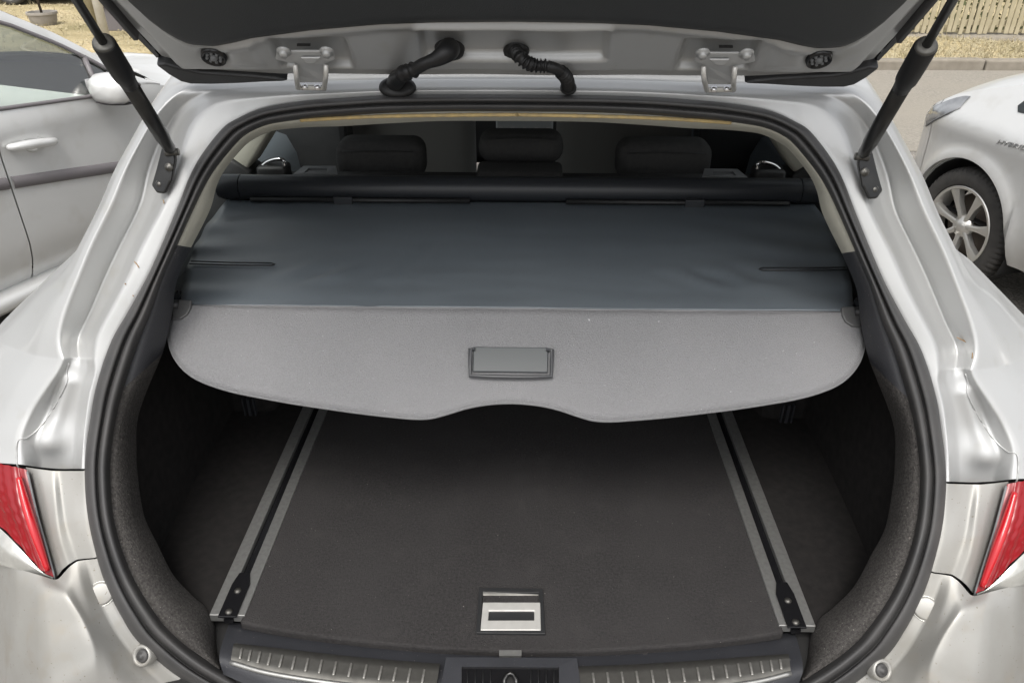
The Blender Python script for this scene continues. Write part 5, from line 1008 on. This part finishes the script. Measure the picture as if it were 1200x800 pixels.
part('lettering',[P2(1,.122-v.x*1.12,.600+v.y*.62+v.x*.10,.003+v.z) for v in vs],[f[::-1] for f in fs],M['white_mark'],fw,smooth=False)

# ================================================================== beyond the road
def copy_tree(o,parent=None):
    c=o.copy(); COL.objects.link(c); c.parent=parent
    for ch in list(o.children): copy_tree(ch,c)
    return c
far=copy_tree(cr_); far['label']='silver car at the far left edge beyond the planter, mostly cut off'
far.location=(-9.25,15.9,-.10); far.rotation_euler=(0,0,R(180)); 
fence=root('picket_fence','weathered wooden picket fence on a low footing across the road on the right','fence',(10,11.5,GZ))
pm=None
for i in range(150):
    x=2.2+i*.086; 
    if pm is None:
        b=MB(); b.prism([(-.028,0,0),(.028,0,0),(.028,0,1.05),(0,0,1.10),(-.028,0,1.05)],(0,.018,0)); o=b.build('picket',M['wood'],fence,smooth=False); pm=o.data; off=ORG[o.name].copy()
    else:
        o=bpy.data.objects.new('picket',pm); COL.objects.link(o); o.parent=fence
    o.location=Vector((x+random.uniform(-.006,.006),11.50+random.uniform(-.006,.006),GZ+.165+random.uniform(-.015,.012)))+off-ORG[fence.name]
    o.rotation_euler=(random.uniform(-.02,.02),random.uniform(-.025,.025),random.uniform(-.06,.06)); o.scale=(random.uniform(.9,1.08),1,random.uniform(.97,1.02))
for z in (.27,.95): MB().box(2.1,15.1,11.522,11.56,GZ+z,GZ+z+.07).build('fence_rail',M['wood'],fence,smooth=False,bevel=.005)
for x in (2.3,4.7,7.1,9.5,11.9,14.3): MB().box(x,x+.09,11.565,11.655,GZ+.1,GZ+1.2).build('fence_post',M['wood'],fence,smooth=False,bevel=.005)
b=MB(); b.grid([[(x,y+.03*noise.noise((x*2,z*9,0)),GZ+z+.025*noise.noise((x*3,y*3,5))) for x in [1.5+i*.12 for i in range(125)]] for y,z in ((11.30,.06),(11.32,.135),(11.40,.155),(11.7,.155))]); tag(b.build('footing_wall',M['stone']),'low rough stone footing running under the picket fence','wall')
# hedge behind the fence
hd=root('hedge','leafy green hedge growing behind the picket fence','hedge',(9,12.4,GZ))
b=MB()
for i in range(9000):
    p=Vector((random.uniform(1.5,17),11.85+abs(random.gauss(0,.35)),GZ+random.uniform(.15,1.7))); d=Vector((random.gauss(0,1),random.gauss(-.5,1),random.gauss(.4,1))).normalized(); a=d.orthogonal().normalized()*random.uniform(.03,.06); c_=d.cross(a)*.55
    b.add([p-a,p+c_,p+a,p-c_],[(0,1,2,3)])
fo=b.build('foliage',M['leaf'],hd,smooth=False); fo['kind']='stuff'
b=MB()
for i in range(16): b.tube([(1.8+i*.95,12.3,GZ),(1.85+i*.95,12.3,GZ+1.3)],.03,n=6)
st=b.build('stems',M['bark'],hd); st['kind']='stuff'
# planter with a thin stake, pale post, thin post, stone trough
pc=Vector((-7.5278,12.6343,-0.1)); pot=root('planter','round grey planter with a thin stake standing in it on the gravel','plant pot',pc)
MB().lathe([(0,0),(.15,0),(.19,.07),(.205,.16),(.22,.165),(.22,.20),(.195,.20),(.19,.16),(0,.155)],pc,n=32).build('pot',M['pot'],pot,auto=R(40))
MB().lathe([(0,.17),(.17,.165),(.19,.16)],pc,n=24).build('soil',M['dark'],pot)
MB().tube([pc+Vector((0,0,.15)),pc+Vector((-.03,0,.8)),pc+Vector((-.05,.01,1.7))],[.02,.018,.012],n=8).build('stake',M['bark'],pot)
pp=Vector((-5.9116,11.2793,-0.08)); po=root('pale_post','thick pale post standing at the edge of the gravel','post',pp)
MB().tube([pp+Vector((0,0,-.1)),pp+Vector((0,0,1.2)),pp+Vector((.01,0,2.6))],[.062,.06,.056],n=20).build('shaft',M['post'],po)
MB().lathe([(0,.02),(.09,.02),(.10,0),(.10,-.05)],pp,n=24).build('base_collar',M['stone'],po)
p2=Vector((-6.4611,12.1095,-0.05)); po=root('grey_post','thinner grey timber post standing just behind the pale post','post',p2)
MB().tube([p2+Vector((0,0,-.1)),p2+Vector((0,0,2.4))],[.075,.07],n=14).build('shaft',M['wood'],po)
MB().lathe([(0,2.46),(.05,2.44),(.085,2.40),(.085,2.38)],p2,n=14).build('post_cap',M['stone'],po)
p3=Vector((-6.0234,12.0197,-0.06)); tr=root('stone_trough','long grey stone trough lying on the gravel behind the posts','trough',p3)
MB().box(p3.x-.25,p3.x+1.5,p3.y,p3.y+.45,p3.z-.05,p3.z+.30).build('trough_body',M['moulding'],tr,smooth=False,bevel=.03)  # darker body colour stands in for the shadow on the trough's side
MB().box(p3.x-.32,p3.x+1.57,p3.y-.05,p3.y+.50,p3.z+.302,p3.z+.38).build('trough_rim',M['pot'],tr,smooth=False,bevel=.02)
